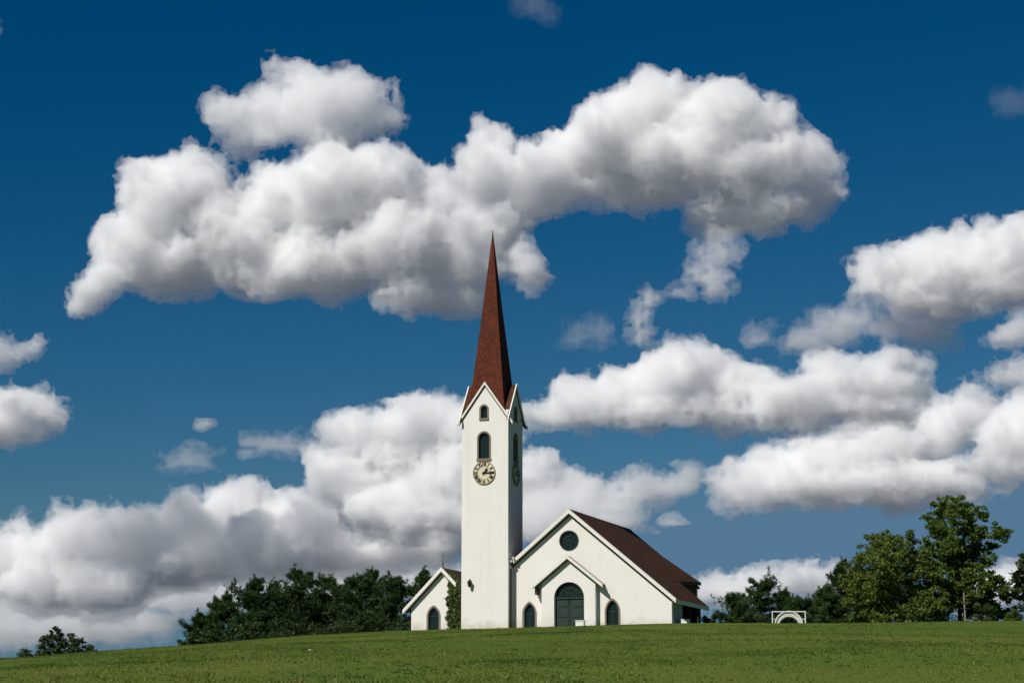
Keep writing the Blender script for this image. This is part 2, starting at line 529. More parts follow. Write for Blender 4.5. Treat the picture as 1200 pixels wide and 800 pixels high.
class MB:
    """Collects shapes and builds them as one mesh object."""
    def __init__(s): s.v, s.f, s.m = [], [], []
    def add(s, v, f, mi=0):
        o = len(s.v)
        s.v += [tuple(p) for p in v]
        s.f += [tuple(i + o for i in q) for q in f]
        s.m += [mi] * len(f)
    def box(s, x0, x1, y0, y1, z0, z1, mi=0):
        s.add([(x0,y0,z0),(x1,y0,z0),(x1,y1,z0),(x0,y1,z0),(x0,y0,z1),(x1,y0,z1),(x1,y1,z1),(x0,y1,z1)],
              [(0,3,2,1),(4,5,6,7),(0,1,5,4),(1,2,6,5),(2,3,7,6),(3,0,4,7)], mi)
    def prism(s, poly, d, axis='v', mi=0):
        """Extrude a polygon of (u, z) points from v = d[0] to d[1] (axis 'v'), or of (v, z) points along u (axis 'u')."""
        n = len(poly)
        P = (lambda a, b, c: (a, c, b)) if axis == 'v' else (lambda a, b, c: (c, a, b))
        v = [P(a, b, d[0]) for a, b in poly] + [P(a, b, d[1]) for a, b in poly]
        tris = tessellate_polygon([[Vector((a, b, 0)) for a, b in poly]])
        f = [tuple(t) for t in tris] + [tuple(i + n for i in t) for t in tris]
        f += [(i, (i + 1) % n, (i + 1) % n + n, i + n) for i in range(n)]
        s.add(v, f, mi)
    def wall(s, outer, holes, d, axis='v', mi=0):
        """Wall panel with real openings."""
        loops = [outer] + holes
        P = (lambda a, b, c: (a, c, b)) if axis == 'v' else (lambda a, b, c: (c, a, b))
        flat = [p for l in loops for p in l]
        n = len(flat)
        tris = tessellate_polygon([[Vector((a, b, 0)) for a, b in l] for l in loops])
        v = [P(a, b, d[0]) for a, b in flat] + [P(a, b, d[1]) for a, b in flat]
        f = [tuple(t) for t in tris] + [tuple(i + n for i in t) for t in tris]
        o = 0
        for l in loops:
            k = len(l)
            f += [(o + i, o + (i + 1) % k, o + (i + 1) % k + n, o + i + n) for i in range(k)]
            o += k
        s.add(v, f, mi)
    def band(s, outer, inner, d, axis='v', closed=False, mi=0):
        """Flat band between two outlines of equal length, with thickness d."""
        n = len(outer)
        P = (lambda a, b, c: (a, c, b)) if axis == 'v' else (lambda a, b, c: (c, a, b))
        v = [P(*p, c) for c in d for p in outer] + [P(*p, c) for c in d for p in inner]
        O0, O1, I0, I1 = 0, n, 2 * n, 3 * n
        f = []
        for i in range(n if closed else n - 1):
            j = (i + 1) % n
            f += [(O0+i,O0+j,I0+j,I0+i),(O1+i,I1+i,I1+j,O1+j),(O0+i,O1+i,O1+j,O0+j),(I0+i,I0+j,I1+j,I1+i)]
        if not closed:
            for i in (0, n - 1): f.append((O0+i,I0+i,I1+i,O1+i))
        s.add(v, f, mi)
    def tube(s, pts, r, seg=8, mi=0):
        rr = r if isinstance(r, (list, tuple)) else [r] * len(pts)
        pts = [Vector(p) for p in pts]
        v, f = [], []
        for k, p in enumerate(pts):
            t = (pts[min(k + 1, len(pts) - 1)] - pts[max(k - 1, 0)]).normalized()
            a = t.orthogonal().normalized() if k == 0 else (a - t * a.dot(t)).normalized()
            b = t.cross(a)
            for q in range(seg):
                an = 2 * PI * q / seg
                v.append(p + (a * math.cos(an) + b * math.sin(an)) * rr[k])
        for k in range(len(pts) - 1):
            for q in range(seg):
                f.append((k*seg+q, k*seg+(q+1) % seg, (k+1)*seg+(q+1) % seg, (k+1)*seg+q))
        f.append(tuple(range(seg))[::-1]); f.append(tuple(range((len(pts)-1)*seg, len(pts)*seg)))
        s.add(v, f, mi)
    def disc(s, c, r, d, axis='v', seg=40, mi=0):
        s.prism([(c[0] + r * math.cos(2*PI*i/seg), c[1] + r * math.sin(2*PI*i/seg)) for i in range(seg)], d, axis, mi)
    def build(s, name, mats, parent=None, bevel=0.0):
        me = bpy.data.meshes.new(name)
        me.from_pydata([tuple(p) for p in s.v], [], s.f)
        ms = mats if isinstance(mats, (list, tuple)) else [mats]
        for m in ms: me.materials.append(m)
        me.polygons.foreach_set('material_index', s.m)
        bm = bmesh.new(); bm.from_mesh(me)
        bmesh.ops.recalc_face_normals(bm, faces=bm.faces)
        if bevel > 0:
            ed = [e for e in bm.edges if len(e.link_faces) == 2 and e.calc_face_angle(0) > 0.6]
            bmesh.ops.bevel(bm, geom=ed, offset=bevel, segments=1, affect='EDGES', clamp_overlap=True)
        bm.to_mesh(me); bm.free()
        o = bpy.data.objects.new(name, me)
        C.objects.link(o)
        if parent: o.parent = parent
        return o

def empty(name, loc, rz=0.0):
    o = bpy.data.objects.new(name, None)
    C.objects.link(o)
    o.location = loc
    o.rotation_euler = (0, 0, rz)
    o.empty_display_size = 0.5
    return o

def round_arch(c, w, z0, zs, seg=14):
    """Outline of a round-headed opening, from the right foot over the head to the left foot; springing at zs."""
    r = w / 2
    return [(c + r, z0)] + [(c + r * math.cos(PI * i / seg), zs + r * math.sin(PI * i / seg)) for i in range(seg + 1)] + [(c - r, z0)]

def pointed_arch(c, w, z0, zs, zt, seg=8):
    """Outline of a pointed opening."""
    h = w / 2; H = zt - zs
    rad = (h * h + H * H) / (2 * h)               # arc centred on the springing line
    pts = [(c + h, z0)]
    a1 = math.asin(min(H / rad, 1))
    for i in range(seg + 1):
        a = a1 * i / seg
        pts.append((c + h - rad + rad * math.cos(a), zs + rad * math.sin(a)))
    for i in range(seg - 1, -1, -1):
        a = a1 * i / seg
        pts.append((c - h + rad - rad * math.cos(a), zs + rad * math.sin(a)))
    pts.append((c - h, z0))
    return pts

def arch_window(parent, outline_fn, face, axis='v', depth=0.16, sgn=1, sill=None, bars=(), proud=0.03, fr=0.1, frame_mat='stone', label=None):
    """Window part: surround (own mesh) > frame bars, pane. OUTLINE_FN(grow) gives the opening grown by GROW metres."""
    mb = MB()
    d = (face - sgn * proud, face + sgn * depth)
    mb.band(outline_fn(fr), outline_fn(0), d, axis)
    if sill: 
        x0, x1, z0, z1 = sill
        mb.prism([(x0, z0), (x1, z0), (x1, z1), (x0, z1)], (face - sgn * (proud + 0.05), face + sgn * depth), axis)
    w = mb.build('window', M[frame_mat], parent)
    if label: w['label'] = label
    p = MB()
    p.prism(outline_fn(-0.002), (face + sgn * (depth - 0.04), face + sgn * (depth + 0.01)), axis)
    p.build('pane', M['glass'], w)
    if bars:
        b = MB()
        for (x0, x1, z0, z1) in bars:
            b.prism([(x0, z0), (x1, z0), (x1, z1), (x0, z1)], (face + sgn * (depth - 0.09), face + sgn * (depth - 0.05)), axis)
        b.build('glazing_bar', M['green'], w)
    return w

def text_mesh(txt, size):
    cu = bpy.data.curves.new('numeral', 'FONT')
    cu.body = txt; cu.size = size; cu.align_x = 'CENTER'; cu.align_y = 'CENTER'; cu.extrude = 0.008; cu.offset = 0.014
    tmp = bpy.data.objects.new('numeral', cu)
    C.objects.link(tmp)
    bpy.context.view_layer.update()
    me = bpy.data.meshes.new_from_object(tmp.evaluated_get(bpy.context.evaluated_depsgraph_get()))
    bpy.data.objects.remove(tmp); bpy.data.curves.remove(cu)
    v = [tuple(p.co) for p in me.vertices]; f = [tuple(p.vertices) for p in me.polygons]
    bpy.data.meshes.remove(me)
    return v, f

def clock(parent, c, face, axis, sgn, rad=0.86):
    """Clock part: dial > numeral ring and two hands at about a quarter past one. Seen from outside, local a runs to the right."""
    P = (lambda a, b, d: (c[0] + a, face - sgn * d, c[1] + b)) if axis == 'v' else (lambda a, b, d: (face - sgn * d, c[0] + a, c[1] + b))
    mb = MB(); mb.disc(c, rad, (face - sgn * 0.04, face + sgn * 0.02), axis, 48)
    k = mb.build('clock', M['cream'], parent)
    rg = MB()
    N = 48
    o_ = [(c[0] + rad * 1.03 * math.cos(2*PI*i/N), c[1] + rad * 1.03 * math.sin(2*PI*i/N)) for i in range(N)]
    i_ = [(c[0] + rad * 0.96 * math.cos(2*PI*i/N), c[1] + rad * 0.96 * math.sin(2*PI*i/N)) for i in range(N)]
    rg.band(o_, i_, (face - sgn * 0.07, face - sgn * 0.035), axis, True)
    rg.build('clock_rim', M['gold'], k)
    r2 = MB()
    o_ = [(c[0] + rad * 0.60 * math.cos(2*PI*i/N), c[1] + rad * 0.60 * math.sin(2*PI*i/N)) for i in range(N)]
    i_ = [(c[0] + rad * 0.565 * math.cos(2*PI*i/N), c[1] + rad * 0.565 * math.sin(2*PI*i/N)) for i in range(N)]
    r2.band(o_, i_, (face - sgn * 0.055, face - sgn * 0.036), axis, True)
    r2.build('inner_ring', M['gold'], k)
    for h, txt in enumerate(('XII', 'I', 'II', 'III', 'IIII', 'V', 'VI', 'VII', 'VIII', 'IX', 'X', 'XI')):
        v, f = text_mesh(txt, 0.30)
        an = -2 * PI * h / 12
        ca, sa = math.cos(an), math.sin(an)
        vv = []
        for (x, y, z) in v:
            x *= 0.92; y = y * 1.12 + rad * 0.765
            vv.append(P(x * ca - y * sa, x * sa + y * ca, 0.052 + z))
        nm = MB()
        nm.add(vv, f)
        nm.build('numeral', M['iron'], k)
    for ang, ln, w in ((PI/2 - 2*PI*(1.25/12), 0.44, 0.07), (0.0, 0.68, 0.055)):
        hd = MB()
        dx, dy = math.cos(ang), math.sin(ang)
        pts = [(-0.14, -w), (-0.14, w), (ln * 0.55, w * 0.8), (ln * 0.68, w * 1.9), (ln, 0), (ln * 0.68, -w * 1.9), (ln * 0.55, -w * 0.8)]
        poly = [(c[0] + a * dx - b * dy, c[1] + a * dy + b * dx) for a, b in pts]
        hd.prism(poly, (face - sgn * 0.10, face - sgn * 0.075), axis)
        hd.build('clock_hand', M['iron'], k)
    return k

def rake(mb, p0, p1, h, d, axis='v', mi=0):
    """A board along a roof edge from p0 to p1 in the (a, z) plane, hanging h below the line."""
    mb.prism([p0, p1, (p1[0], p1[1] - h), (p0[0], p0[1] - h)], d, axis, mi)

# ---- bell tower
T0, T1, TD = -3.78, -0.10, 3.45             # left, right and depth of the tower
TC, TV = (T0 + T1) / 2, TD / 2
ZE, ZA = 15.72, 18.30                        # eaves and gable apex of the wall
tower = empty('bell_tower', ORG, -TH)
tag(tower, 'tall white square bell tower with clock faces and a slender red brown spire', 'tower')
hw = (T1 - T0) / 2
w1 = lambda g: round_arch(TC - 0.08, 0.50 + 2*g, 15.68 - g, 16.36)
w2 = lambda g: round_arch(TC - 0.08, 0.84 + 2*g, 12.62 - g, 14.15)
mb = MB()
mb.wall([(T0, -1.0), (T1, -1.0), (T1, ZE), (TC, ZA), (T0, ZE)], [w1(0), w2(0)], (0, 0.35))
mb.wall([(T0, -1.0), (T1, -1.0), (T1, ZE), (TC, ZA), (T0, ZE)], [], (TD - 0.35, TD))
s1 = lambda g: round_arch(TV, 0.50 + 2*g, 15.68 - g, 16.36)
s2 = lambda g: round_arch(TV, 0.84 + 2*g, 12.62 - g, 14.15)
side = [(0.35, -1.0), (TD - 0.35, -1.0), (TD - 0.35, ZE + 0.35 / TV * (ZA - ZE)), (TV, ZA), (0.35, ZE + 0.35 / TV * (ZA - ZE))]
mb.wall(side, [s1(0), s2(0)], (T1 - 0.35, T1), 'u')
mb.wall(side, [], (T0, T0 + 0.35), 'u')
mb.build('wall', M['stucco'], tower)
for fn, sl_, z0 in ((w1, (TC - 0.08 - 0.38, TC - 0.08 + 0.38, 15.52, 15.68), 0), (w2, (TC - 0.08 - 0.58, TC - 0.08 + 0.58, 12.44, 12.62), 0)):
    arch_window(tower, fn, 0.0, 'v', 0.22, 1, sl_, fr=0.13)
for fn, sl_ in ((s1, (TV - 0.38, TV + 0.38, 15.52, 15.68)), (s2, (TV - 0.58, TV + 0.58, 12.44, 12.62))):
    arch_window(tower, fn, T1, 'u', 0.22, -1, sl_, fr=0.13)
clock(tower, (TC - 0.05, 11.53), 0.0, 'v', 1)
clock(tower, (TV, 11.53), T1, 'u', -1)
# cross gable roofs with barge boards
gr = MB()
OV = 0.14
sl_t = (ZA - ZE) / hw
lift = 0.10
def gable_poly(c, h, e=None):
    e = e or h - 0.03
    return [(c - e, ZA + lift - sl_t * e), (c, ZA + lift), (c + e, ZA + lift - sl_t * e), (c + e, ZA + lift - sl_t * e - 0.16), (c, ZA + lift - 0.16), (c - e, ZA + lift - sl_t * e - 0.16)]
gr.prism(gable_poly(TC, hw, hw - 0.37), (0.02, TD - 0.02), 'v')
for face, sgn in ((0.0, 1), (TD, -1)):
    gr.prism(gable_poly(TC, hw, hw + 0.34), (face - sgn * (OV - 0.093), face + sgn * 0.017), 'v')
for face, sgn in ((T1, -1), (T0, 1)):
    gr.prism(gable_poly(TV, TV, TV + 0.34), (face - sgn * (OV - 0.093), face + sgn * 0.017), 'u')
gr.prism(gable_poly(TV, TV, TV - 0.37), (T0 + 0.02, T1 - 0.02), 'u')
gr.build('gable_roof', M['roof'], tower)
for face, sgn, c, h, axis in ((0.0, 1, TC, hw, 'v'), (TD, -1, TC, hw, 'v'), (T1, -1, TV, TV, 'u'), (T0, 1, TV, TV, 'u')):
    e = h + 0.38
    b = MB()
    d = (face - sgn * OV, face - sgn * (OV - 0.09))
    top = ZA + lift + 0.05
    for q in (-1, 1):
        b.prism([(c, top), (c + q * e, top - sl_t * e), (c + q * e, top - sl_t * e - 0.23), (c, top - 0.23)], d, axis)
    b.build('bargeboard', M['trim'], tower)
    s = MB()
    for q in (-1, 1):
        e2 = h + 0.22
        s.prism([(c, top - 0.30), (c + q * e2, top - sl_t * e2 - 0.30), (c + q * e2, top - sl_t * e2 - 0.40), (c, top - 0.40)], (face - sgn * (OV - 0.10), face + sgn * 0.002), axis)
    s.build('soffit', M['brown'], tower)
# spire: steep pyramid with a slight flare at its foot
sp = MB()
rings = [(15.9, 1.52), (17.2, 1.36), (18.6, 1.19), (24.5, 0.58), (30.35, 0.02)]
for k in range(len(rings) - 1):
    (za, ra), (zb, rb) = rings[k], rings[k + 1]
    for q, (ax_, ay_, bx_, by_) in enumerate(((-1,-1,1,-1),(1,-1,1,1),(1,1,-1,1),(-1,1,-1,-1))):
        sp.add([(TC + ax_*ra, TV + ay_*ra, za), (TC + bx_*ra, TV + by_*ra, za), (TC + bx_*rb, TV + by_*rb, zb), (TC + ax_*rb, TV + ay_*rb, zb)], [(0,1,2,3)], q % 2)
so = sp.build('spire', [M['spire'], M['spire_side']], tower)
fn_ = MB(); fn_.tube([(TC, TV, 30.2), (TC, TV, 30.62)], [0.045, 0.012], 6)
fn_.build('finial', M['iron'], so)
# downpipe in the corner towards the hall
dp = MB(); dp.tube([(T1 + 0.09, 0.35, -0.5), (T1 + 0.09, 0.35, 4.35)], 0.06, 8)
dp.build('downpipe', M['brown'], tower)
# wall lamp on the front
wl = MB()
wl.box(-3.12, -2.98, -0.03, 0.0, 3.25, 3.55)
wl.tube([(-3.05, -0.02, 3.52), (-3.05, -0.16, 3.64), (-3.05, -0.26, 3.52)], 0.025, 6)
wl.tube([(-3.05, -0.26, 3.02), (-3.05, -0.26, 3.10), (-3.05, -0.26, 3.36), (-3.05, -0.26, 3.42), (-3.05, -0.26, 3.58)], [0.07, 0.11, 0.16, 0.17, 0.03], 10)
wl.build('wall_lamp', M['iron'], tower)

# ---- the hall (nave)
V0 = 0.85                                    # front of the hall, a little behind the tower front
RU, RZ, SL = 4.45, 8.42, 0.835               # ridge and roof slope
UR = 12.12                                   # right wall
rz = lambda u: RZ - SL * abs(u - RU)
hall = empty('church', ORG, -TH)
tag(hall, 'low white church hall with a steep brown gabled roof and round window beside the tower', 'church')
rc = (4.36, 6.36)
rnd = lambda g: [(rc[0] + (0.68 + g) * math.cos(2*PI*i/32), rc[1] + (0.68 + g) * math.sin(2*PI*i/32)) for i in range(32)]
wl_ = lambda g: pointed_arch(1.28, 0.86 + 2*g, -0.2, 1.05, 1.80 + 1.15*g)
wr_ = lambda g: pointed_arch(7.66, 0.92 + 2*g, -0.2, 1.10, 1.93 + 1.15*g)
mb = MB()
UL = T1 + 0.004
mb.wall([(UL, -1), (UR, -1), (UR, rz(UR)), (RU, RZ), (UL, rz(UL))], [rnd(0), wl_(0), wr_(0)], (V0, V0 + 0.35))
mb.build('front_wall', M['stucco'], hall)
mb = MB()
VB = 17.4
mb.wall([(-3.2, -1), (10.0, -1), (10.0, rz(10.0)), (RU, RZ), (-3.2, rz(-3.2))], [], (VB, VB + 0.35))
mb.box(-3.2, -2.85, TD + 0.01, VB - 0.003, -1, rz(-3.2) - 0.05)
mb.build('rear_wall', M['stucco'], hall)
mb = MB()
mb.box(9.66, 9.96, 10.15, VB - 0.003, -1, rz(9.8) - 0.12)
mb.build('clerestory_wall', M['brown'], hall)  # wall coloured dark brown in place of the shade under the upper eave
# right side: a short wall, then a dark recessed porch with posts
mb = MB()
mb.box(UR - 0.35, UR, V0 + 0.353, 4.1, -1, 2.0)
mb.build('side_wall', M['grey'], hall)
mb = MB()
mb.box(UR - 0.30, UR - 0.02, 9.55, 9.95, -1, 2.0)
mb.build('pier', M['brown'], hall)
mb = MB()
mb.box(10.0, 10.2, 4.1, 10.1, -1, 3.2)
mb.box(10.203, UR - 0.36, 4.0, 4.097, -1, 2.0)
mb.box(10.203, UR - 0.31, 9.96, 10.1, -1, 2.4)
mb.build('recess', M['dark'], hall)  # recess walls coloured near-black to stand for the shade in the porch
for vv in (6.6,):
    ps = MB(); ps.box(UR - 0.16, UR - 0.04, vv, vv + 0.12, -1, 2.0)
    ps.build('post', M['brown'], hall)
# roof slabs
def slab(mb, u0, u1, v0, v1, dz=0.0, th=0.20):
    a, b = rz(u0) + dz, rz(u1) + dz
    mb.prism([(u0, a + 0.02), (u1, b + 0.02), (u1, b + 0.02 + th), (u0, a + 0.02 + th)], (v0, v1))
rf = MB()
slab(rf, RU, 12.50, V0 - 0.12, 10.75)
slab(rf, RU, 10.15, 10.753, 17.9)
# the rear half of this slope kicks up towards the back into an eave of its own
kick = lambda u, v: rz(u) + 0.105 + (0.0 + 0.42 * (v - 9.6) / 8.3 * (u - 7.2) / 3.0)
kv = [(u, v, kick(u, v) + t) for t in (0, 0.12) for u in (7.2, 10.2) for v in (9.6, 17.95)]
rf.add(kv, [(0,1,3,2),(4,6,7,5),(0,4,5,1),(2,3,7,6),(0,2,6,4),(1,5,7,3)])
slab(rf, UL + 0.06, RU, V0 - 0.12, TD - 0.02)
slab(rf, -3.6, RU, TD + 0.02, 17.9)
ro = rf.build('roof', M['roof'], hall)
rg_ = MB(); rg_.prism([(RU - 0.18, RZ + 0.08), (RU, RZ + 0.27), (RU + 0.18, RZ + 0.08)], (V0 - 0.10, 17.88))
rg_.build('ridge_tiles', M['roof'], ro)
# barge boards on the front, fascia on the side eave
b = MB()
bd = (V0 - 0.38, V0 - 0.123)
t_ = 0.25
b.prism([(RU, RZ + t_), (12.52, rz(12.52) + t_), (12.52, rz(12.52) + t_ - 0.31), (RU, RZ + t_ - 0.31)], bd)
b.prism([(RU, RZ + t_), (UL + 0.06, rz(UL + .06) + t_), (UL + 0.06, rz(UL + .06) + t_ - 0.31), (RU, RZ + t_ - 0.31)], bd)
b.build('bargeboard', M['trim'], hall)
b = MB()
b.prism([(RU, RZ - 0.10), (12.3, rz(12.3) - 0.10), (12.3, rz(12.3) - 0.23), (RU, RZ - 0.23)], (V0 - 0.12, V0 - 0.002))
b.prism([(RU, RZ - 0.10), (UL + 0.06, rz(UL + .06) - 0.10), (UL + 0.06, rz(UL + .06) - 0.23), (RU, RZ - 0.23)], (V0 - 0.12, V0 - 0.002))
b.build('soffit', M['brown'], hall)
b = MB()
b.box(12.503, 12.56, V0 - 0.12, 10.75, rz(12.5) - 0.12, rz(12.5) + 0.19)
b.box(UR + 0.003, 12.50, V0 - 0.11, 10.7, rz(12.5) - 0.02, rz(12.5) + 0.016)
b.build('fascia', M['trim'], hall)
b = MB()
b.add([(u, v, kick(10.2, v) + z) for u in (10.203, 10.25) for v in (10.76, 17.95) for z in (-0.14, 0.13)], [(0,1,3,2),(4,6,7,5),(0,4,5,1),(2,3,7,6),(0,2,6,4),(1,5,7,3)])
b.build('fascia', M['brown'], hall)
# round window with tracery
mb = MB()
mb.band(rnd(0.08), rnd(0), (V0 - 0.02, V0 + 0.2), 'v', True)
w = mb.build('round_window', M['green'], hall)
p = MB(); p.prism(rnd(-0.002), (V0 + 0.14, V0 + 0.19)); p.build('pane', M['glass'], w)
p = MB()
for k in range(4):
    a = PI * k / 4 + PI / 8
    p.tube([(rc[0] + 0.66 * math.cos(a), V0 + 0.10, rc[1] + 0.66 * math.sin(a)), (rc[0] - 0.66 * math.cos(a), V0 + 0.10, rc[1] - 0.66 * math.sin(a))], 0.018, 5)
p.tube([(rc[0] + 0.34 * math.cos(2*PI*i/20), V0 + 0.10, rc[1] + 0.34 * math.sin(2*PI*i/20)) for i in range(21)], 0.02, 5)
p.build('glazing_bar', M['green'], w)
# pointed side windows with stone surrounds
arch_window(hall, wl_, V0, 'v', 0.25, 1, None, [(0.87, 1.69, 1.02, 1.08), (1.25, 1.31, -0.2, 1.02)], fr=0.13)
arch_window(hall, wr_, V0, 'v', 0.25, 1, None, [(7.22, 8.10, 1.06, 1.13), (7.63, 7.69, -0.2, 1.06)], fr=0.13)
# projecting porch
PV = 0.34
pc, ph = 4.45, 2.06
pz = lambda u: 5.02 - 0.80 * abs(u - pc)
dr = lambda g: round_arch(4.50, 2.30 + 2*g, -0.3, 2.13 , 20)
po = MB()
po.wall([(pc - ph, -1), (pc + ph, -1), (pc + ph, pz(pc + ph)), (pc, pz(pc)), (pc - ph, pz(pc - ph))], [dr(0)], (PV, PV + 0.4))
po.box(pc - ph, pc - ph + 0.3, PV + 0.403, V0 - 0.003, -1, pz(pc - ph) - 0.02)
po.box(pc + ph - 0.3, pc + ph, PV + 0.403, V0 - 0.003, -1, pz(pc + ph) - 0.02)
porch = po.build('porch', M['stucco'], hall)
pr = MB()
for q in (-1, 1):
    e = 2.66
    pr.prism([(pc, pz(pc) + 0.02), (pc + q*e, pz(pc + q*e) + 0.02), (pc + q*e, pz(pc + q*e) + 0.17), (pc, pz(pc) + 0.17)], (PV - 0.12, V0 - 0.003))
pr.build('porch_roof', M['roof'], porch)
pb = MB()
for q in (-1, 1):
    e = 2.70
    pb.prism([(pc, pz(pc) + 0.20), (pc + q*e, pz(pc + q*e) + 0.20), (pc + q*e, pz(pc + q*e) - 0.04), (pc, pz(pc) - 0.04)], (PV - 0.37, PV - 0.123))
pb.build('bargeboard', M['trim'], porch)
pb = MB()
for q in (-1, 1):
    e = 2.52
    pb.prism([(pc, pz(pc) - 0.05), (pc + q*e, pz(pc + q*e) - 0.05), (pc + q*e, pz(pc + q*e) - 0.15), (pc, pz(pc) - 0.15)], (PV - 0.12, PV - 0.002))
pb.box(pc - 2.56, pc - 2.40, PV - 0.10, V0 - 0.003, 2.40, 2.94)
pb.build('soffit', M['brown'], porch)
# arched double door: leaves with panels, fanlight above
dw = MB()
dw.band(dr(0.0), dr(-0.10), (PV + 0.10, PV + 0.32), 'v')
door = dw.build('arched_door', M['green'], hall)
for q in (-1, 1):
    lf = MB()
    x0, x1 = (4.50 + 0.02, 4.50 + 1.05) if q > 0 else (4.50 - 1.05, 4.50 - 0.02)
    lf.box(x0, x1, PV + 0.22, PV + 0.28, -0.3, 2.05)
    for (za, zb) in ((0.0, 0.62), (0.72, 1.34), (1.44, 1.96)):
        lf.box(x0 + 0.10, x1 - 0.10, PV + 0.185, PV + 0.217, za, zb)
        lf.box(x0 + 0.20, x1 - 0.20, PV + 0.165, PV + 0.183, za + 0.10, zb - 0.10)
    lf.build('door_leaf', M['green'], door, 0.008)
tr = MB(); tr.box(4.50 - 1.05, 4.50 + 1.05, PV + 0.14, PV + 0.30, 2.055, 2.17)
tr.build('transom', M['green'], door)
fl = MB()
fl.prism([(4.50 + 1.05 * math.cos(PI*i/18), 2.18 + 1.0 * math.sin(PI*i/18)) for i in range(19)], (PV + 0.27, PV + 0.30))
fl.build('fanlight', M['glass'], door)
fb = MB()
for k in range(1, 8):
    a = PI * k / 8
    fb.tube([(4.50 + 0.25 * math.cos(a), PV + 0.24, 2.18 + 0.25 * math.sin(a)), (4.50 + 1.03 * math.cos(a), PV + 0.24, 2.18 + 1.0 * math.sin(a))], 0.028, 5)
for r in (0.25, 0.66):
    fb.tube([(4.50 + r * math.cos(PI*i/14), PV + 0.24, 2.18 + r * math.sin(PI*i/14)) for i in range(15)], 0.03, 5)
fb.build('glazing_bar', M['green'], door)

# ---- floodlights at the foot of the left rake
lamp = empty('floodlight', ORG, -TH)
tag(lamp, 'small grey floodlight pair fixed where the hall roof meets the tower', 'lamp')
b = MB(); b.tube([(0.06, V0 - 0.42, 4.70), (0.06, V0 - 0.42, 5.25)], 0.035, 6); b.box(-0.06, 0.20, V0 - 0.46, V0 - 0.395, 4.62, 4.72); b.build('bracket', M['iron'], lamp)
for (x, z) in ((0.16, 5.22), (0.0, 4.98)):
    b = MB(); b.tube([(x, V0 - 0.42, z), (x + 0.03, V0 - 0.55, z - 0.05), (x + 0.05, V0 - 0.66, z - 0.09)], [0.04, 0.085, 0.10], 10)
    b.build('lamp_head', M['white'], lamp)

# ---- side chapel, left of the tower
CV = 1.2
CU, CZ_, CSL = -5.72, 4.45, 1.02
cz = lambda u: CZ_ - CSL * abs(u - CU)
chapel = empty('chapel', ORG, -TH)
tag(chapel, 'small white gabled side chapel with one pointed window at the left of the tower', 'chapel')
cw = lambda g: pointed_arch(-6.42, 0.84 + 2*g, -0.3, 0.98, 1.68 + 1.15*g)
mb = MB()
CR = T0 - 0.006
mb.wall([(-8.22, -1), (CR, -1), (CR, cz(CR)), (CU, CZ_), (-8.22, cz(-8.22))], [cw(0)], (CV, CV + 0.3))
mb.box(-8.22, -7.92, CV + 0.303, 9.0, -1, cz(-8.22) - 0.02)
mb.wall([(-8.22, -1), (-3.3, -1), (-3.3, cz(-3.3)), (CU, CZ_), (-8.22, cz(-8.22))], [], (9.003, 9.3))
mb.build('wall', M['stucco'], chapel)
arch_window(chapel, cw, CV, 'v', 0.22, 1, None, [(-6.82, -6.02, 0.96, 1.02)], fr=0.14)
b = MB()
b.prism([(CU, CZ_ + 0.02), (-8.75, cz(-8.75) + 0.02), (-8.75, cz(-8.75) + 0.18), (CU, CZ_ + 0.18)], (CV - 0.12, 9.6))
b.prism([(CU, CZ_ + 0.02), (CR - 0.02, cz(CR) + 0.04), (CR - 0.02, cz(CR) + 0.20), (CU, CZ_ + 0.18)], (CV - 0.12, TD))
b.prism([(CU, CZ_ + 0.022), (-3.25, cz(-3.25) + 0.022), (-3.25, cz(-3.25) + 0.182), (CU, CZ_ + 0.182)], (TD + 0.003, 9.6))
b.build('roof', M['roof_old'], chapel)
b = MB()
bd = (CV - 0.36, CV - 0.123)
b.prism([(CU, CZ_ + 0.20), (-8.80, cz(-8.80) + 0.20), (-8.80, cz(-8.80) - 0.12), (CU, CZ_ - 0.12)], bd)
b.prism([(CU, CZ_ + 0.20), (-4.55, cz(-4.55) + 0.20), (-4.55, cz(-4.55) - 0.12), (CU, CZ_ - 0.12)], bd)
b.build('bargeboard', M['trim'], chapel)
b = MB()
b.prism([(CU, CZ_ - 0.13), (-8.60, cz(-8.60) - 0.13), (-8.60, cz(-8.60) - 0.26), (CU, CZ_ - 0.26)], (CV - 0.12, CV - 0.002))
b.build('soffit', M['brown'], chapel)
b = MB()
b.tube([(CU + 0.1, CV - 0.2, CZ_ + 0.15), (CU + 0.1, CV - 0.2, CZ_ + 0.42), (CU + 0.1, CV - 0.2, CZ_ + 1.35)], [0.06, 0.028, 0.012], 6)
b.tube([(CU - 0.05, CV - 0.2, CZ_ + 0.46), (CU + 0.25, CV - 0.2, CZ_ + 0.46)], 0.018, 5)
b.build('finial', M['iron'], chapel)

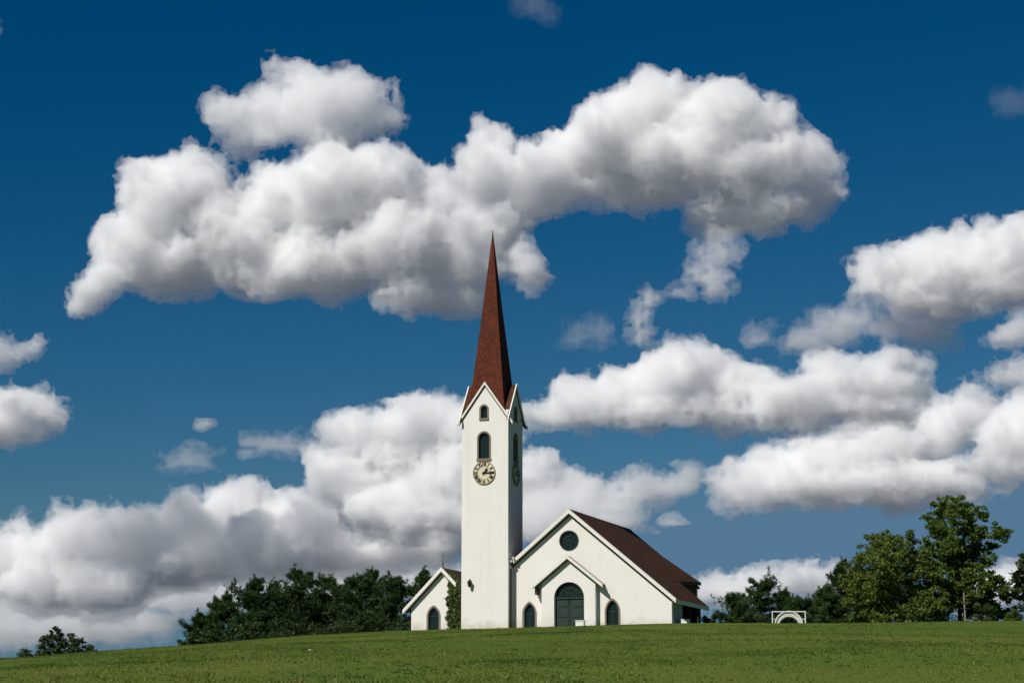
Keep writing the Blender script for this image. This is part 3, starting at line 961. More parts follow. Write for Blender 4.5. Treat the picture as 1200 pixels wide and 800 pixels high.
# ---- ivy climbing between chapel and tower
iv = empty('ivy', ORG + Vector((0, 0, 0)), -TH)
tag(iv, 'dark ivy climbing the chapel wall in the corner beside the tower', 'ivy')
pts = []
def ivy_ok(u, z):
    e = 0.12 * math.sin(z * 5.1) + 0.08 * math.sin(z * 13)
    if z < 3.02 - 0.2 * abs(u + 4.6) and u > -5.28 + e: return True
    if u > -5.20 + e * 0.6 and u < -4.82 + 0.3 * e and z < cz(u) - 0.25: return True            # strand up to the rake
    if u > -4.2 and z < cz(u) + 0.2: return True
    return z > 2.9 and abs(z - (cz(u) - 0.42)) < 0.16 and u > -5.2
while len(pts) < 5200:
    u, z = random.uniform(-5.5, T0 - 0.02), random.uniform(-0.6, 4.3)
    if ivy_ok(u, z): pts.append((u, CV - 0.02 - abs(random.gauss(0, 0.14)) * (1.0 if z < 3 else 0.6) - (0.25 if u > -4.2 and z > cz(u) - 0.35 else 0), z))
for _ in range(500):                                      # leaves spreading on the roof edge
    u, v = random.uniform(-5.5, T0 - 0.05), random.uniform(CV - 0.3, 2.6)
    if random.random() < (u + 5.9) / 2.2: pts.append((u, v, cz(u) + 0.22 + random.random() * 0.08))
P = np.array(pts)
def leaf_quads(P, size, up=0.3, face=None, rg=rng):
    """One leaf (a bent quad) at every point, facing at random, biased outward along FACE."""
    n = len(P)
    nrm = rg.normal(size=(n, 3))
    if face is not None: nrm += face
    nrm /= np.linalg.norm(nrm, axis=1)[:, None]
    a = np.cross(nrm, rg.normal(size=(n, 3)))
    a /= np.linalg.norm(a, axis=1)[:, None]
    b = np.cross(nrm, a)
    s = (size * (0.6 + 0.8 * rg.random(n)))[:, None]
    v = np.stack([P - a * s, P + b * s * 0.55 - nrm * s * 0.12, P + a * s, P - b * s * 0.55 - nrm * s * 0.12], 1).reshape(-1, 3)
    f = np.arange(n * 4).reshape(-1, 4)
    return v, f
v, f = leaf_quads(P, 0.085, face=np.array([0, -1.2, 0.5]))
np_mesh('leaves', v, f, M['ivy'], iv)
b = MB()
for u0 in (-5.0, -4.6, -4.15):
    b.tube([(u0 + 0.06 * math.sin(z * 2), CV - 0.03, z) for z in np.linspace(-0.6, 2.9 if u0 < -4.9 else 2.6, 9)], 0.025, 5)
b.build('stem', M['bark'], iv)

# ---- small white boxes by the door and by the side porch
def to_world(u, v, z=0):
    return ORG + Matrix.Rotation(-TH, 3, 'Z') @ Vector((u, v, z))
def low_box(u, v, w, d, h, label):
    t = empty('planter_box', to_world(u, v, -0.45), -TH)
    tag(t, label, 'box')
    b = MB(); b.box(-w/2, w/2, -d/2, d/2, 0, 0.45 + h - 0.06); b.build('body', M['white'], t, 0.015)
    b = MB(); b.box(-w/2 - 0.03, w/2 + 0.03, -d/2 - 0.03, d/2 + 0.03, 0.45 + h - 0.057, 0.45 + h); b.build('rim', M['white'], t, 0.01)
low_box(5.62, -0.55, 0.62, 0.4, 0.42, 'low white box standing at the right foot of the arched green door')
low_box(12.75, 2.3, 0.5, 0.9, 0.52, 'low white box against the grey side wall under the eave')
for q, vv in enumerate((6.2,)):
    t = empty('bollard', to_world(12.75, vv, -0.45), -TH)
    tag(t, 'slim white post standing before the dark side porch', 'post')
    b = MB(); b.tube([(0, 0, 0), (0, 0, 1.25), (0, 0, 1.32)], [0.055, 0.055, 0.03], 8); b.build('post_body', M['white'], t)
# ------------------------------------------------------------------ trees
def limb_tubes(mb, segs, seg=6):
    for pts, r in segs: mb.tube(pts, r, seg)

def unit(v): return v / np.linalg.norm(v, axis=-1, keepdims=True)

def broadleaf(px, py_top, w_px, Y, label, leaf='leaf', lobes=26, leaves=16000, size=0.13, base=None, squash=1.0, low=0.12, seed=1, trunk_mat='bark',
              lean=0.0, gaps=0.35, name='broadleaf_tree', blobs=None, group=None, lr=(0.16, 0.30)):
    """Tree with a tapered trunk, limbs running to leaf clumps, and loose leaves. Top and width come from the photograph; depth equals width."""
    rg = np.random.default_rng(seed)
    x = at(px, 700, Y).x
    gz_ = float(ground_z(x, Y))
    top = at(px, py_top, Y).z
    H = top - gz_
    W = w_px / FOCAL * Y
    root = empty(name, (x, Y, gz_), rg.random() * 0.0)
    tag(root, label, 'tree', group)
    cl = []
    if blobs is None:
        for _ in range(lobes):
            t = rg.uniform(low, 1.0)
            prof = math.sin(PI * min(max((t - low * 0.6) / (1.05 - low * 0.6), 0), 1) ** 0.85) ** 0.6
            r = W / 2 * prof * math.sqrt(rg.random())
            a = rg.random() * 2 * PI
            s = W * rg.uniform(*lr)
            cl.append((r * math.cos(a) * 0.85, r * math.sin(a) * 0.85, H * t - s * 0.6, s))
    else:
        for (bx, by, br) in blobs:                        # lobes at photograph points, spread in depth
            p = at(bx, by, Y)
            s = br / FOCAL * Y
            cl.append((p.x - x, rg.normal(0, 0.22 * W), p.z - gz_, s))
    # leaves: each lobe is a cluster of twig sprays, leaves gather on the sprays
    Pl = []
    tot = sum(c[3] ** 2 for c in cl)
    for (cx, cyy, czz, s) in cl:
        n = int(leaves * s * s / tot)
        k = max(6, int(n / 38))
        d = unit(rg.normal(size=(k, 3)))
        rad = rg.random(k) ** 0.45
        spr = np.array([cx, cyy, czz]) + d * rad[:, None] * s * np.array([1.25, 1.25, 1.1 * squash])
        spr = spr[rg.random(k) > gaps * (1 - rad)]
        if len(spr) == 0: continue
        pick = rg.integers(0, len(spr), n)
        Pl.append(spr[pick] + rg.normal(size=(n, 3)) * np.array([0.16, 0.16, 0.11]) * (s ** 0.5))
    Pl = np.concatenate(Pl)
    Pl = Pl[Pl[:, 2] > 0.05]
    v, f = leaf_quads(Pl, size, face=np.array([0, 0, 0.7]), rg=rg)
    np_mesh('crown', v, f, M[leaf], root)
    mb = MB()
    r0 = 0.016 * H + 0.03
    ax_ = lambda t: Vector((lean * W * t * t + 0.05 * math.sin(4 * t), 0.05 * math.sin(5 * t + 1), H * t))
    mb.tube([ax_(t) for t in np.linspace(-0.05, 0.86, 9)], [r0 * (1.25 if k == 0 else (1 - 0.88 * k / 8)) for k in range(9)], 9)
    for (cx, cyy, czz, s) in cl[:26]:
        t0 = max(0.08, min(0.8, czz / H - rg.uniform(0.12, 0.3)))
        a = ax_(t0); b = Vector((cx, cyy, czz))
        m1 = a.lerp(b, 0.5) + Vector((0, 0, 0.06 * (b - a).length))
        mb.tube([a, m1, b], [r0 * 0.30 * (1 - t0 * 0.5), r0 * 0.16, 0.012], 5)
        for _ in range(2):
            d = rg.normal(size=3) * s * 0.6
            mb.tube([m1.lerp(b, 0.5), b + Vector(d)], [r0 * 0.12, 0.008], 4)
    mb.build('trunk', M[trunk_mat], root)
    return root

def pine(px, py_top, w_px, Y, label, leaf='pine', seed=1, tufts=1400, group=None, shape=0.75, name='pine_tree'):
    """Pine: a straight trunk, whorls of upswept branches, every twig tipped with a tuft of needles."""
    rg = np.random.default_rng(seed)
    x = at(px, 700, Y).x
    gz_ = float(ground_z(x, Y))
    H = at(px, py_top, Y).z - gz_
    W = w_px / FOCAL * Y
    root = empty(name, (x, Y, gz_))
    tag(root, label, 'tree', group)
    mb = MB()
    r0 = 0.02 * H + 0.03
    mb.tube([(0.04 * math.sin(3 * t), 0.04 * math.sin(4 * t + 1), H * t) for t in np.linspace(-0.05, 0.97, 8)], [r0 * (1 - 0.9 * k / 7) for k in range(8)], 8)
    tips = [np.array([[0, 0, H * q]]) for q in (0.97, 0.99, 0.94)]
    nb = int(9 + H * 7)
    wob = rg.random(8) * 2 * PI
    for k in range(nb):
        t = 0.10 + 0.88 * (k + rg.random()) / nb
        a = rg.random() * 2 * PI
        prof = (1 - t) ** shape * min(1, 0.55 + t * 2.2) * (1 + 0.28 * math.sin(2 * a + wob[0] + 5 * t) + 0.18 * math.sin(9 * t + wob[1]))
        L = W / 2 * max(prof, 0.06) * rg.uniform(0.7, 1.25)
        up = rg.uniform(0.1, 0.55)
        d = np.array([math.cos(a), math.sin(a), 0])
        q = np.linspace(0, 1, 4)[:, None]
        line = np.array([0, 0, H * t]) + d * L * q + np.array([0, 0, 1]) * L * up * q ** 1.8
        mb.tube([tuple(p) for p in line], [0.25 * r0 * (1 - t * 0.6), 0.18 * r0, 0.1 * r0, 0.008], 4)
        m = max(3, int(tufts / nb))
        qq = rg.random(m) ** 0.6
        base = np.array([0, 0, H * t]) + d * (L * qq)[:, None] + np.array([0, 0, 1]) * (L * up * qq ** 1.8)[:, None]
        sidev = np.array([-d[1], d[0], 0])
        base = base + sidev * (np.clip(rg.normal(size=m), -1.5, 1.5) * 0.26 * L * (0.4 + qq))[:, None] * 0.8 + np.array([0, 0, 1]) * (np.clip(rg.normal(size=m), -1.5, 1.5) * 0.05 * H ** 0.5 + 0.05)[:, None]
        tips.append(base)
        if t > 0.42 and rg.random() < 0.4:                # upright shoots that make the top spiky
            hs = rg.uniform(0.25, 0.75) * (0.6 + t * 0.5)
            q0 = line[-1] if rg.random() < 0.6 else line[2]
            tips.append(q0 + np.array([0, 0, 1]) * np.linspace(0, hs, 7)[:, None] + rg.normal(size=(7, 3)) * 0.025)
    T = np.concatenate(tips)
    nn = 9
    n = len(T) * nn
    P = np.repeat(T, nn, 0)
    dirv = rg.normal(size=(n, 3)) * np.array([0.75, 0.75, 0.5]) + np.array([0, 0, 0.75]) + unit(np.repeat(T * np.array([1, 1, 0]) + 1e-4, nn, 0)) * 0.35
    dirv = unit(dirv)
    ln = (0.20 + 0.16 * rg.random(n))[:, None]
    sd = unit(np.cross(dirv, rg.normal(size=(n, 3)))) * 0.028
    P = P + rg.normal(size=(n, 3)) * 0.03
    v = np.stack([P - sd, P + sd, P + dirv * ln], 1).reshape(-1, 3)
    np_mesh('crown', v, np.arange(n * 3).reshape(-1, 3), M[leaf], root)
    mb.build('trunk', M['bark'], root)
    return root
# ---- the pine row left of the chapel
G1 = 'pines in the dark row left of the chapel'
for k, (px, top, w, Y, sh, lab) in enumerate((
    (238, 722, 44, 176, 0.6, 'lowest pine at the left end of the dark row, reaching out over the slope'),
    (262, 701, 62, 180, 0.7, 'round topped pine second from the left end of the dark row'),
    (297, 680, 62, 178, 0.8, 'pine with a twin pointed tip, third from the left end of the row'),
    (322, 684, 46, 186, 0.8, 'slim pine tucked behind its neighbours in the left half of the row'),
    (352, 672, 72, 180, 0.62, 'tallest and broadest pine near the middle of the dark row'),
    (392, 680, 62, 184, 0.6, 'flat topped pine just right of the broadest pine of the row'),
    (420, 676, 60, 179, 0.62, 'pine right of centre in the row with ragged upright shoots'),
    (440, 671, 56, 186, 0.65, 'pine with the high spiky crown third from the chapel'),
    (465, 679, 50, 178, 0.75, 'pointed pine second from the chapel end of the row'),
    (374, 694, 56, 190, 0.6, 'pine half hidden behind the two broadest pines'),
    (334, 696, 56, 190, 0.6, 'low pine half hidden behind the slim pine'),
    (497, 670, 50, 188, 0.8, 'pine rising behind the chapel roof'))):
    pine(px, top, w * 1.5, Y, lab, 'pine' if k % 2 else 'pine2', 20 + k, 2600, G1, sh * 0.8)
for k, (px, top, w, Y, lab) in enumerate((
    (222, 744, 22, 172, 'small bush at the far left foot of the pine row'),
    (250, 735, 46, 170, 'low leafy bush in front of the leftmost pines'),
    (470, 722, 40, 171, 'low dark bush beside the left chapel wall'),
    (300, 727, 50, 173, 'low bush under the pine with the twin tip'),
    (345, 722, 56, 174, 'low wide bush under the tallest pine of the row'),
    (392, 720, 56, 174, 'low bush under the flat topped pine'),
    (432, 718, 50, 174, 'low bush at the foot of the spiky pine'))):
    broadleaf(px, top, w, Y, lab, 'leaf_dark', 10, 2600, 0.09, seed=60 + k, low=0.1, name='bush')
    
# ---- the lone spreading tree far left, beyond the brow of the hill
broadleaf(71, 737, 96, 205, 'lone spreading tree with an umbrella crown at the far left of the hill', 'leaf_dark', leaves=9000, size=0.12, seed=5, gaps=0.2,
          blobs=[(36,768,8),(33,772,7),(48,762,9),(44,770,8),(58,752,9),(66,744,8),(70,740,6),(73,750,10),(82,752,9),(60,762,9),(75,762,9),(88,758,9),(97,760,8),(102,765,7),(94,766,8),(85,766,7),(110,766,6),(115,767,5),(52,771,6),(40,776,8),(66,773,6),(106,769,6)])

# ---- right side: dark pines
for k, (px, top, w, Y, sh, lab) in enumerate((
    (858, 699, 34, 178, 0.7, 'small ragged pine nearest the church on the right'),
    (891, 684, 60, 184, 0.5, 'round dark pine behind the white arched frame'),
    (918, 694, 40, 188, 0.6, 'dark pine just behind and right of the white arched frame'),
    (945, 705, 44, 182, 0.6, 'low pine between the white arched frame and the leafy trees'),
    (968, 690, 44, 186, 0.7, 'mid height pine left of the tall slim pine'),
    (988, 658, 44, 190, 0.75, 'tall slim dark pine left of the yellowish leafy tree'),
    (1004, 668, 52, 192, 0.6, 'dark pine hidden behind the yellowish leafy tree'))):
    pine(px, top, w * 1.45, Y, lab, 'pine2' if k % 2 else 'pine', 40 + k, 2300, 'dark pines right of the church', sh * 0.8)

# ---- right side: broad leafy trees
broadleaf(1042, 620, 110, 178, 'dense yellow green leafy tree, left of the tallest tree', 'leaf_yellow', leaves=36000, size=0.12, seed=11, gaps=0.3,
          blobs=[(1030,632,12),(1046,630,14),(1064,633,10),(1022,648,16),(1040,648,18),(1060,650,17),(1078,656,13),(1012,664,16),(1030,668,20),(1052,670,20),(1074,672,17),
                 (1003,684,15),(1022,688,20),(1046,690,21),(1070,690,19),(1090,690,14),(1000,703,15),(1018,708,18),(1042,710,20),(1066,708,18),(1090,706,15),(1010,722,14),(1036,724,16),(1062,724,15),(1086,722,13)])
broadleaf(1124, 580, 105, 181, 'tallest leafy tree with open gaps in its crown, on the right of the hill', 'leaf', leaves=44000, size=0.125, seed=12, gaps=0.35, 
          blobs=[(1108,592,11),(1122,588,10),(1132,594,10),(1100,604,10),(1116,606,12),(1134,606,11),(1146,604,8),(1098,620,11),(1112,624,14),(1130,620,10),(1150,622,9),(1160,628,11),(1092,638,11),
                 (1106,642,12),(1126,640,13),(1146,638,12),(1164,638,9),(1084,650,9),(1100,658,10),(1138,656,14),(1154,656,9),(1084,664,8),(1112,662,9),(1130,672,14),(1150,672,10),
                 (1118,640,12),(1138,624,11),(1122,652,14),(1090,674,14),(1128,690,15),(1100,684,14),(1118,688,15),(1140,688,13),(1160,686,13),(1178,688,9),(1104,702,14),(1124,704,13),(1150,704,14),(1168,704,11),(1182,698,8),(1156,716,9),(1172,716,8),(1098,716,12),(1140,716,8)])
broadleaf(1206, 652, 52, 180, 'dark leafy tree cut by the right edge of the picture', 'leaf_dark', leaves=9000, size=0.12, seed=13, gaps=0.3,
          blobs=[(1196,664,9),(1208,658,12),(1198,678,11),(1212,676,14),(1192,690,8),(1208,694,12),(1204,708,10),(1222,690,14),(1218,665,11)])
for k, (px, top, w, Y, leaf, lab) in enumerate((
    (838, 719, 16, 170, 'leaf_dark', 'little round bush beside the right corner of the hall'),
    (828, 722, 14, 172, 'leaf_dark', 'smallest bush close to the eave of the hall'),
    (1092, 706, 42, 176, 'leaf_dark', 'bluish low bush between the two leafy trees'),
    (1150, 712, 50, 178, 'leaf_dark', 'low shrub under the tallest leafy tree'),
    (1188, 716, 30, 174, 'leaf', 'small pale shrub near the right edge of the hill'),
    (888, 714, 50, 180, 'leaf_dark', 'dark low shrub left of the white arched frame'),
    (1180, 706, 40, 186, 'leaf_dark', 'dark shrub filling the gap right of the tallest tree'),
    (960, 714, 50, 178, 'leaf_dark', 'dark low shrub under the pines right of the white frame'),
    (1068, 712, 60, 186, 'leaf_dark', 'dark undergrowth shrub behind the yellow green tree'),
    (1128, 700, 70, 188, 'leaf_dark', 'dark undergrowth shrub behind the tallest tree'))):
    broadleaf(px, top, w, Y, lab, leaf, 12, 3200, 0.10, seed=80 + k, low=0.08, name='bush')

# ---- pole with cross arms under the tall tree
pos = at(1131.5, 729, 170); pos.z = float(ground_z(pos.x, 170))
pole = empty('cross_arm_post', pos)
tag(pole, 'pale wooden post with two short cross arms under the tallest tree', 'post')
ztop = at(1131, 694, 170).z - pos.z
b = MB(); b.tube([(0, 0, -0.3), (-0.02, 0, ztop * 0.5), (-0.05, 0, ztop)], [0.065, 0.06, 0.05], 8); b.build('shaft', M['pale_bark'], pole)
b = MB(); b.tube([(-0.62, -0.1, ztop * 0.80), (0.46, -0.1, ztop * 0.785)], 0.02, 6); b.build('cross_arm', M['bark'], pole)
b = MB(); b.tube([(-0.40, -0.1, ztop * 0.655), (0.30, -0.1, ztop * 0.645)], 0.018, 6); b.build('cross_arm', M['bark'], pole)

# ---- white arched frame on the lawn
pos = at(924.5, 729.2, 158); gz_ = float(ground_z(pos.x, 158)); pos.z = gz_
fr = empty('arched_frame', pos, R(-6))
tag(fr, 'white metal frame holding a half round tunnel arch on the lawn right of the church', 'frame')
zt = at(924, 715.6, 158).z - gz_
hx = 1.19
b = MB()
for q in (-1, 1):
    b.box(q * hx - 0.035, q * hx + 0.035, -0.035, 0.035, -0.2, zt - 0.07)
b.box(-hx - 0.035, hx + 0.035, -0.035, 0.035, zt - 0.067, zt)
b.build('rectangular_frame', M['white'], fr)
N = 24
ro_, ri_ = 1.0, 0.70
zc_ = zt - 0.03 - 1.0
b = MB()
b.band([(ro_ * math.cos(PI*i/N), zc_ + ro_ * math.sin(PI*i/N)) for i in range(N + 1)], [(ri_ * math.cos(PI*i/N), zc_ + (ri_ - 0.06) * math.sin(PI*i/N)) for i in range(N + 1)], (0.06, 0.62))
b.build('arch', M['cloth'], fr)
b = MB()
b.tube([(ro_ * math.cos(PI*i/N), 0.02, zc_ + (ro_ + 0.01) * math.sin(PI*i/N)) for i in range(N + 1)], 0.05, 6)
for q in (-1, 1):
    b.tube([(q * (hx - 0.03), 0, zc_ + 0.45), (q * 0.9, 0, zc_ + 0.45)], 0.025, 5)
b.build('arch_rim', M['white'], fr)

# ---- scrap of paper on the slope
pos = at(363, 762, 100)
yy = 60.0
for _ in range(200):                                       # where the line of sight meets the slope
    p = at(363, 762, yy)
    if p.z <= float(ground_z(p.x, p.y)) + 0.05: break
    yy += 0.5
sc = empty('paper_scrap', (p.x, p.y, float(ground_z(p.x, p.y)) + 0.02))
tag(sc, 'crumpled white scrap of paper lying on the green slope', 'litter')
b = MB()
g = [[(0.03 * (i - 2) + 0.01 * rng.normal(), 0.03 * (j - 1.5), 0.04 + 0.03 * rng.random()) for i in range(5)] for j in range(4)]
b.add([p_ for r_ in g for p_ in r_], [(j*5+i, j*5+i+1, (j+1)*5+i+1, (j+1)*5+i) for j in range(3) for i in range(4)])
pp = b.build('sheet', M['paper'], sc)
md = pp.modifiers.new('thickness', 'SOLIDIFY'); md.thickness = 0.004

# ---- grass
v = np.concatenate([scatter_grass(520000, 42, 158), scatter_tufts(6000, 42, 154)])
tag(np_mesh('grass', v, np.arange(len(v)).reshape(-1, 3), M['grass']), kind='stuff')
# ------------------------------------------------------------------ clouds: closed hulls of many puffs, filled with a white scattering volume
def cloud_material(name, mfp):
    """White scattering volume with mean free path MFP."""
    m = bpy.data.materials.new(name)
    m.use_nodes = True
    t = m.node_tree
    t.nodes.clear()
    out = t.nodes.new('ShaderNodeOutputMaterial')
    v = t.nodes.new('ShaderNodeVolumePrincipled')
    v.inputs['Color'].default_value = (0.9995, 0.9995, 0.9995, 1)
    v.inputs['Density'].default_value = 1.0 / mfp
    v.inputs['Anisotropy'].default_value = 0.0
    t.links.new(v.outputs[0], out.inputs['Volume'])
    return m

def make_cloud(label, D, puffs, mfp=12.0, veil=True, veil_mfp=46.0, vox=2.0, seed=0, depth=0.8, shift=(0, 0, 0), rough=1.0, wisp=False):
    """PUFFS: (x, y, rx, ry) of the big lobes, measured on the photograph and set out in metres at D; every lobe gets its own depth,
    and smaller puffs grow over it."""
    rg = np.random.default_rng(seed + 100)
    px = D / FOCAL                                    # metres per photograph pixel at this distance
    P = []
    for (x, y, rx, ry) in puffs:
        w = at(x, y, D)
        r = (rx * ry) ** 0.5
        P.append((w.x / px, rg.normal(0, 0.24 * r), w.z / px, rx, depth * r + 0.25 * rx, ry))
    P = np.array(P, np.float32)
    mean_y = D / px
    lo = (P[:, :3] - P[:, 3:]).min(0) - 34
    hi = (P[:, :3] + P[:, 3:]).max(0) + 34
    n = np.ceil((hi - lo) / vox).astype(int)
    S = np.full(n, 40.0, np.float32)
    
    ax = [lo[k] + vox * np.arange(n[k], dtype=np.float32) for k in range(3)]

    def stamp(c, r, k=3.0):
        r = np.asarray(r, np.float32)
        a = [max(int((c[q] - r[q] - 26 - lo[q]) / vox), 0) for q in range(3)]
        b = [min(int((c[q] + r[q] + 26 - lo[q]) / vox) + 2, n[q]) for q in range(3)]
        X = (ax[0][a[0]:b[0]] - c[0])[:, None, None]
        Y = (ax[1][a[1]:b[1]] - c[1])[None, :, None]
        Z = (ax[2][a[2]:b[2]] - c[2])[None, None, :]
        if r.max() - r.min() < 0.12 * r.max():
            d = np.sqrt(X * X + Y * Y + Z * Z) - r.mean()
        else:                                          # near-true distance to an ellipsoid
            k0 = np.sqrt((X / r[0]) ** 2 + (Y / r[1]) ** 2 + (Z / r[2]) ** 2)
            k1 = np.sqrt((X / r[0] ** 2) ** 2 + (Y / r[1] ** 2) ** 2 + (Z / r[2] ** 2) ** 2)
            d = k0 * (k0 - 1) / np.maximum(k1, 1e-4)
        s = S[a[0]:b[0], a[1]:b[1], a[2]:b[2]]
        h = np.clip(k - np.abs(s - d), 0, None) / k
        S[a[0]:b[0], a[1]:b[1], a[2]:b[2]] = np.minimum(s, d) - h * h * k * 0.25

    for p in P:
        stamp(p[:3], p[3:] * 0.96, 14.0)
    for p in P:
        rm = float((p[3] * p[4] * p[5]) ** (1 / 3))
        for _ in range(int(26 * rough)):
            u = rg.normal(size=3); u /= np.linalg.norm(u)
            if u[2] < -0.2: u[2] *= rg.uniform(-1, 0.7)
            r1 = rm * rg.uniform(0.17, 0.40)
            c1 = p[:3] + u * p[3:] * rg.uniform(0.70, 0.93)
            stamp(c1, np.array([r1, r1, r1 * 0.9]), 2.5)
            if r1 < 5: continue
            for _ in range(9):
                w = rg.normal(size=3); w /= np.linalg.norm(w)
                if w.dot(u) < -0.1: w = -w
                r2 = r1 * rg.uniform(0.22, 0.45)
                stamp(c1 + w * r1 * 0.92, np.array([r2, r2, r2]), 1.2)
    band = np.abs(S) < 22
    idx = np.argwhere(band)
    pts = idx.astype(np.float32) * vox + lo.astype(np.float32) + seed * 13.7
    n1 = vnoise(pts / 34); n2 = vnoise(pts / 15 + 5); n3 = vnoise(pts / 7 + 11)
    n4 = vnoise(pts / 4.2 + 23)
    gz = np.gradient(S, axis=2)[band] / vox
    under = np.clip(-gz, 0, 1)                        # 1 where the surface faces down: cloud bases are soft and worn
    crisp = 1 - 0.6 * under
    bil = lambda q: np.abs(q - 0.5) * 2
    disp = (n1 - 0.5) * 18 + ((bil(n2) - 0.45) * 11 + (bil(n3) - 0.45) * 6 + (n4 - 0.5) * 2.2) * crisp + under * 8
    S2 = S.copy()
    S2[band] += disp * rough

    def hull(field, name, mp, lab, parent=None):
        g = openvdb.FloatGrid(40.0)
        g.copyFromArray(np.ascontiguousarray(field))
        v, tri, quad = g.convertToPolygons(0.0)[:3]
        if len(quad) == 0 and len(tri) == 0: return
        v = (np.asarray(v) * vox + lo)
        v[:, 1] += mean_y
        v *= px
        v += np.array(shift, np.float32)
        quad = np.asarray(quad)
        o = np_mesh(name, v, quad, cloud_material(name, mp * px), parent, True)
        if parent is None: tag(o, lab, 'cloud', None, 'stuff')
        return o
    if wisp:                                          # thin scraps: two sparse hulls that one sees through
        S3 = S2.copy()
        S2[band] += 3 + (bil(vnoise(pts / 9 + 70)) - 0.4) * 8
        body = hull(S2, 'cloud', mfp, label)
        S3[band] += -5 + (vnoise(pts / 19 + 50) - 0.5) * 16 + (bil(vnoise(pts / 9 + 70)) - 0.4) * 12 + (vnoise(pts / 4.5 + 90) - 0.5) * 6
        hull(S3, 'cloud_veil', mfp * 1.6, label, body)
        return
    # three nested hulls: the density rises from a torn, thin rim through the body to a dense heart
    body = hull(S2, 'cloud', mfp * 2.1, label)
    S3 = S2.copy()
    S3[band] += 7 + (n1 - 0.5) * 6 - under * 1
    hull(S3, 'cloud_heart', mfp * 1.5, label, body)
    if veil:
        S3 = S2.copy()
        S3[band] += -2.0 + (vnoise(pts / 21 + 50) - 0.5) * 16 + (bil(vnoise(pts / 9 + 70)) - 0.4) * 10 + (vnoise(pts / 4.5 + 90) - 0.5) * 6 - under * 9
        hull(S3, 'cloud_veil', veil_mfp, label, body)
make_cloud('big white cumulus cloud left of the spire tip', 3700, [
    (130,328,20,22),(112,346,17,14),(97,361,14,9),(150,290,40,45),(190,240,42,55),(232,215,32,40),(200,310,60,38),(270,280,60,55),(330,235,46,40),(310,325,60,26),
    (390,230,55,50),(380,305,72,42),(450,220,46,42),(470,295,68,52),(520,240,36,34),(480,348,48,20),(550,300,46,44),(540,352,32,14),(592,300,26,20),(614,317,20,14),(630,326,12,8)], seed=1)
make_cloud('thin ragged cloud puff riding on top of the big left cloud', 3900, [
    (272,142,24,24),(318,130,34,30),(350,95,26,20),(375,135,40,34),(418,125,34,33),(442,143,24,20),(395,160,34,24),(300,160,30,16),(335,80,12,8)], seed=2, mfp=22, rough=1.2)
make_cloud('broad white cumulus cloud right above the spire tip', 3300, [
    (575,170,22,24),(568,210,34,34),(572,262,38,40),(625,212,42,34),(672,190,46,42),(720,165,50,46),(772,140,48,46),(790,190,80,48),(840,155,56,52),
    (895,150,34,34),(880,205,66,42),(938,200,38,36),(955,228,28,22),(860,252,62,24),(905,248,50,20),(760,225,60,16),(690,222,50,16),(625,240,36,14)], seed=3)
make_cloud('wispy cloud scrap trailing below the broad cloud', 3200, [(845,300,20,20),(825,328,24,16),(800,348,18,13),(835,345,14,12),(770,352,8,6)], seed=4, mfp=52, wisp=True, rough=1.2)
make_cloud('narrow wisp of cloud between the spire and the right clouds', 3300, [(757,378,7,18),(760,352,6,12),(752,400,5,8)], seed=5, mfp=42, wisp=True, rough=1.2)
make_cloud('cloud with a curling left tip at the upper right edge', 4000, [
    (1003,322,13,12),(1022,340,22,14),(1055,312,34,30),(1098,318,46,38),(1150,308,48,42),(1205,312,50,48),(1100,355,52,20),(1165,345,55,18),(1060,345,26,18),
    (1250,330,50,40)], seed=6)
make_cloud('faint grey cloud tail under the curling cloud', 4100, [(1010,375,22,18),(980,392,26,17),(945,402,24,13),(1055,385,40,16),(1085,400,30,13),(892,400,14,9)], seed=7, mfp=70, wisp=True, rough=1.2)
make_cloud('long cumulus bank right of the spire at mid height', 5200, [
    (640,488,28,14),(690,474,40,24),(735,462,42,28),(785,445,44,32),(823,428,30,26),(868,455,46,32),(928,472,50,26),(985,452,40,30),(1040,452,46,30),(1075,458,20,20),
    (800,484,80,12),(900,487,90,11),(1000,482,68,12),(720,489,56,9)], seed=8)
make_cloud('sloping white cumulus bank above the right hand trees', 7000, [
    (868,572,32,26),(918,558,38,26),(960,542,40,30),(1000,534,40,30),(1050,520,44,34),(1100,502,40,36),(1140,488,32,33),(1000,572,100,22),(900,585,46,14),(1080,568,80,22)], seed=9)
make_cloud('white cloud cut by the right edge above the tall tree', 6600, [(1185,520,40,34),(1215,505,44,40),(1170,548,46,18),(1230,545,50,24)], seed=10)
make_cloud('tall bright cumulus tower of cloud behind the belfry', 9500, [
    (420,508,34,24),(470,500,40,26),(502,493,38,28),(545,508,42,32),(400,560,46,32),(460,550,56,40),(530,560,58,44),(582,540,36,36),(622,562,40,30),(662,575,36,22),
    (560,610,70,30),(470,605,70,34)], seed=11)
make_cloud('small cloud puff between the belfry clouds and the right hand bank', 9000, [(808,556,16,20),(790,572,20,14),(795,614,18,8)], seed=12, mfp=24, veil=False, rough=0.9)
make_cloud('grey and white cumulus bank low on the left', 10500, [
    (30,650,42,34),(92,632,46,36),(60,690,60,30),(155,632,50,32),(215,622,50,32),(282,600,40,36),(315,612,38,32),(355,615,46,34),(300,650,100,30),(200,668,80,26),(120,690,60,30),
    (405,650,70,26),(480,640,60,30)], seed=13)
make_cloud('low layered cloud bank over the left trees', 14000, [(20,740,70,24),(110,735,90,22),(230,705,90,20),(340,692,80,22),(430,680,80,20),(500,690,60,18),(60,715,60,22)], seed=14, mfp=55, wisp=True, rough=1.0)
make_cloud('white cloud with flat base at the left edge', 5200, [(24,478,34,26),(15,502,46,22),(58,488,18,24),(-30,485,40,34),(68,500,14,12)], seed=15)
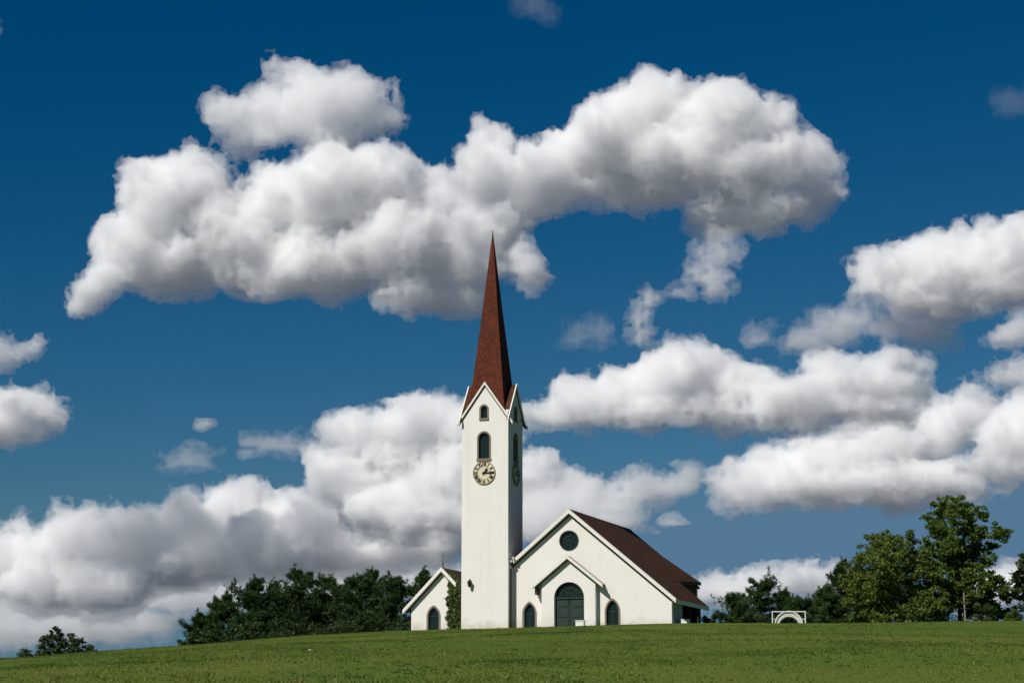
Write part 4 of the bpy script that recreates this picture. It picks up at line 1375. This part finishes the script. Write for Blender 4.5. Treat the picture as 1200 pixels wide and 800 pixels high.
make_cloud('small cloud puff above the left edge cloud', 5000, [(10,415,18,14),(34,410,9,11),(-15,418,22,14)], seed=16, mfp=22)
make_cloud('low white cloud behind the pines right of the church', 19000, [(850,698,40,12),(900,686,42,16),(948,678,38,15),(985,690,36,14),(1010,700,30,12)], seed=17)
make_cloud('pale low cloud behind the tall tree', 19000, [(1165,690,30,16),(1195,680,30,18),(1140,705,40,12),(1220,700,30,22)], seed=18)
make_cloud('tiny bright cloud scrap alone in the left sky', 6000, [(240,497,9,5),(233,501,5,4)], seed=19, mfp=20, veil=False, rough=0.5)
make_cloud('faint thin cloud streak in the left sky', 7000, [(345,526,40,5),(220,543,20,6),(375,518,14,5)], seed=20, mfp=95, wisp=True, rough=1.2)
make_cloud('small grey cloud at the right edge of the sky', 4600, [(1188,395,20,11),(1210,390,22,14)], seed=21, mfp=24)
make_cloud('ragged small cloud under the right edge cloud', 5600, [(1185,445,16,10),(1205,440,16,12)], seed=22, mfp=26, wisp=True, rough=1.2)
make_cloud('faint wisp of cloud at the top of the sky', 3200, [(628,14,22,10),(640,24,12,8)], seed=23, mfp=480, wisp=True, rough=1.2)
make_cloud('hazy grey cloud just above the church roof', 9200, [(650,602,50,20),(700,594,42,20),(752,580,32,16),(690,615,60,14),(630,620,50,18)], seed=41, mfp=38, wisp=True, rough=1.1)
make_cloud('faint torn wisp above the long cumulus bank', 4200, [(690,395,16,6),(672,402,10,5),(705,388,8,4)], seed=42, mfp=230, wisp=True, rough=1.3)
make_cloud('faint wisp at the right of the upper sky', 3300, [(1182,118,12,9),(1190,126,10,6)], seed=43, mfp=480, wisp=True, rough=1.4)

# unseen cloud added up the sun's ray, shaped to shade the low left bank
make_cloud('unseen cloud added to shade the low left bank', 10500, [(180,670,50,26),(250,650,60,28),(330,655,60,26),(400,640,40,22),(300,690,70,18),(150,700,50,18),(420,675,40,16),(230,710,60,14),
    (345,715,60,14)], seed=31, mfp=60, veil=False, shift=tuple(SUN_DIR * 3300 + Vector((0, 0, -130))))
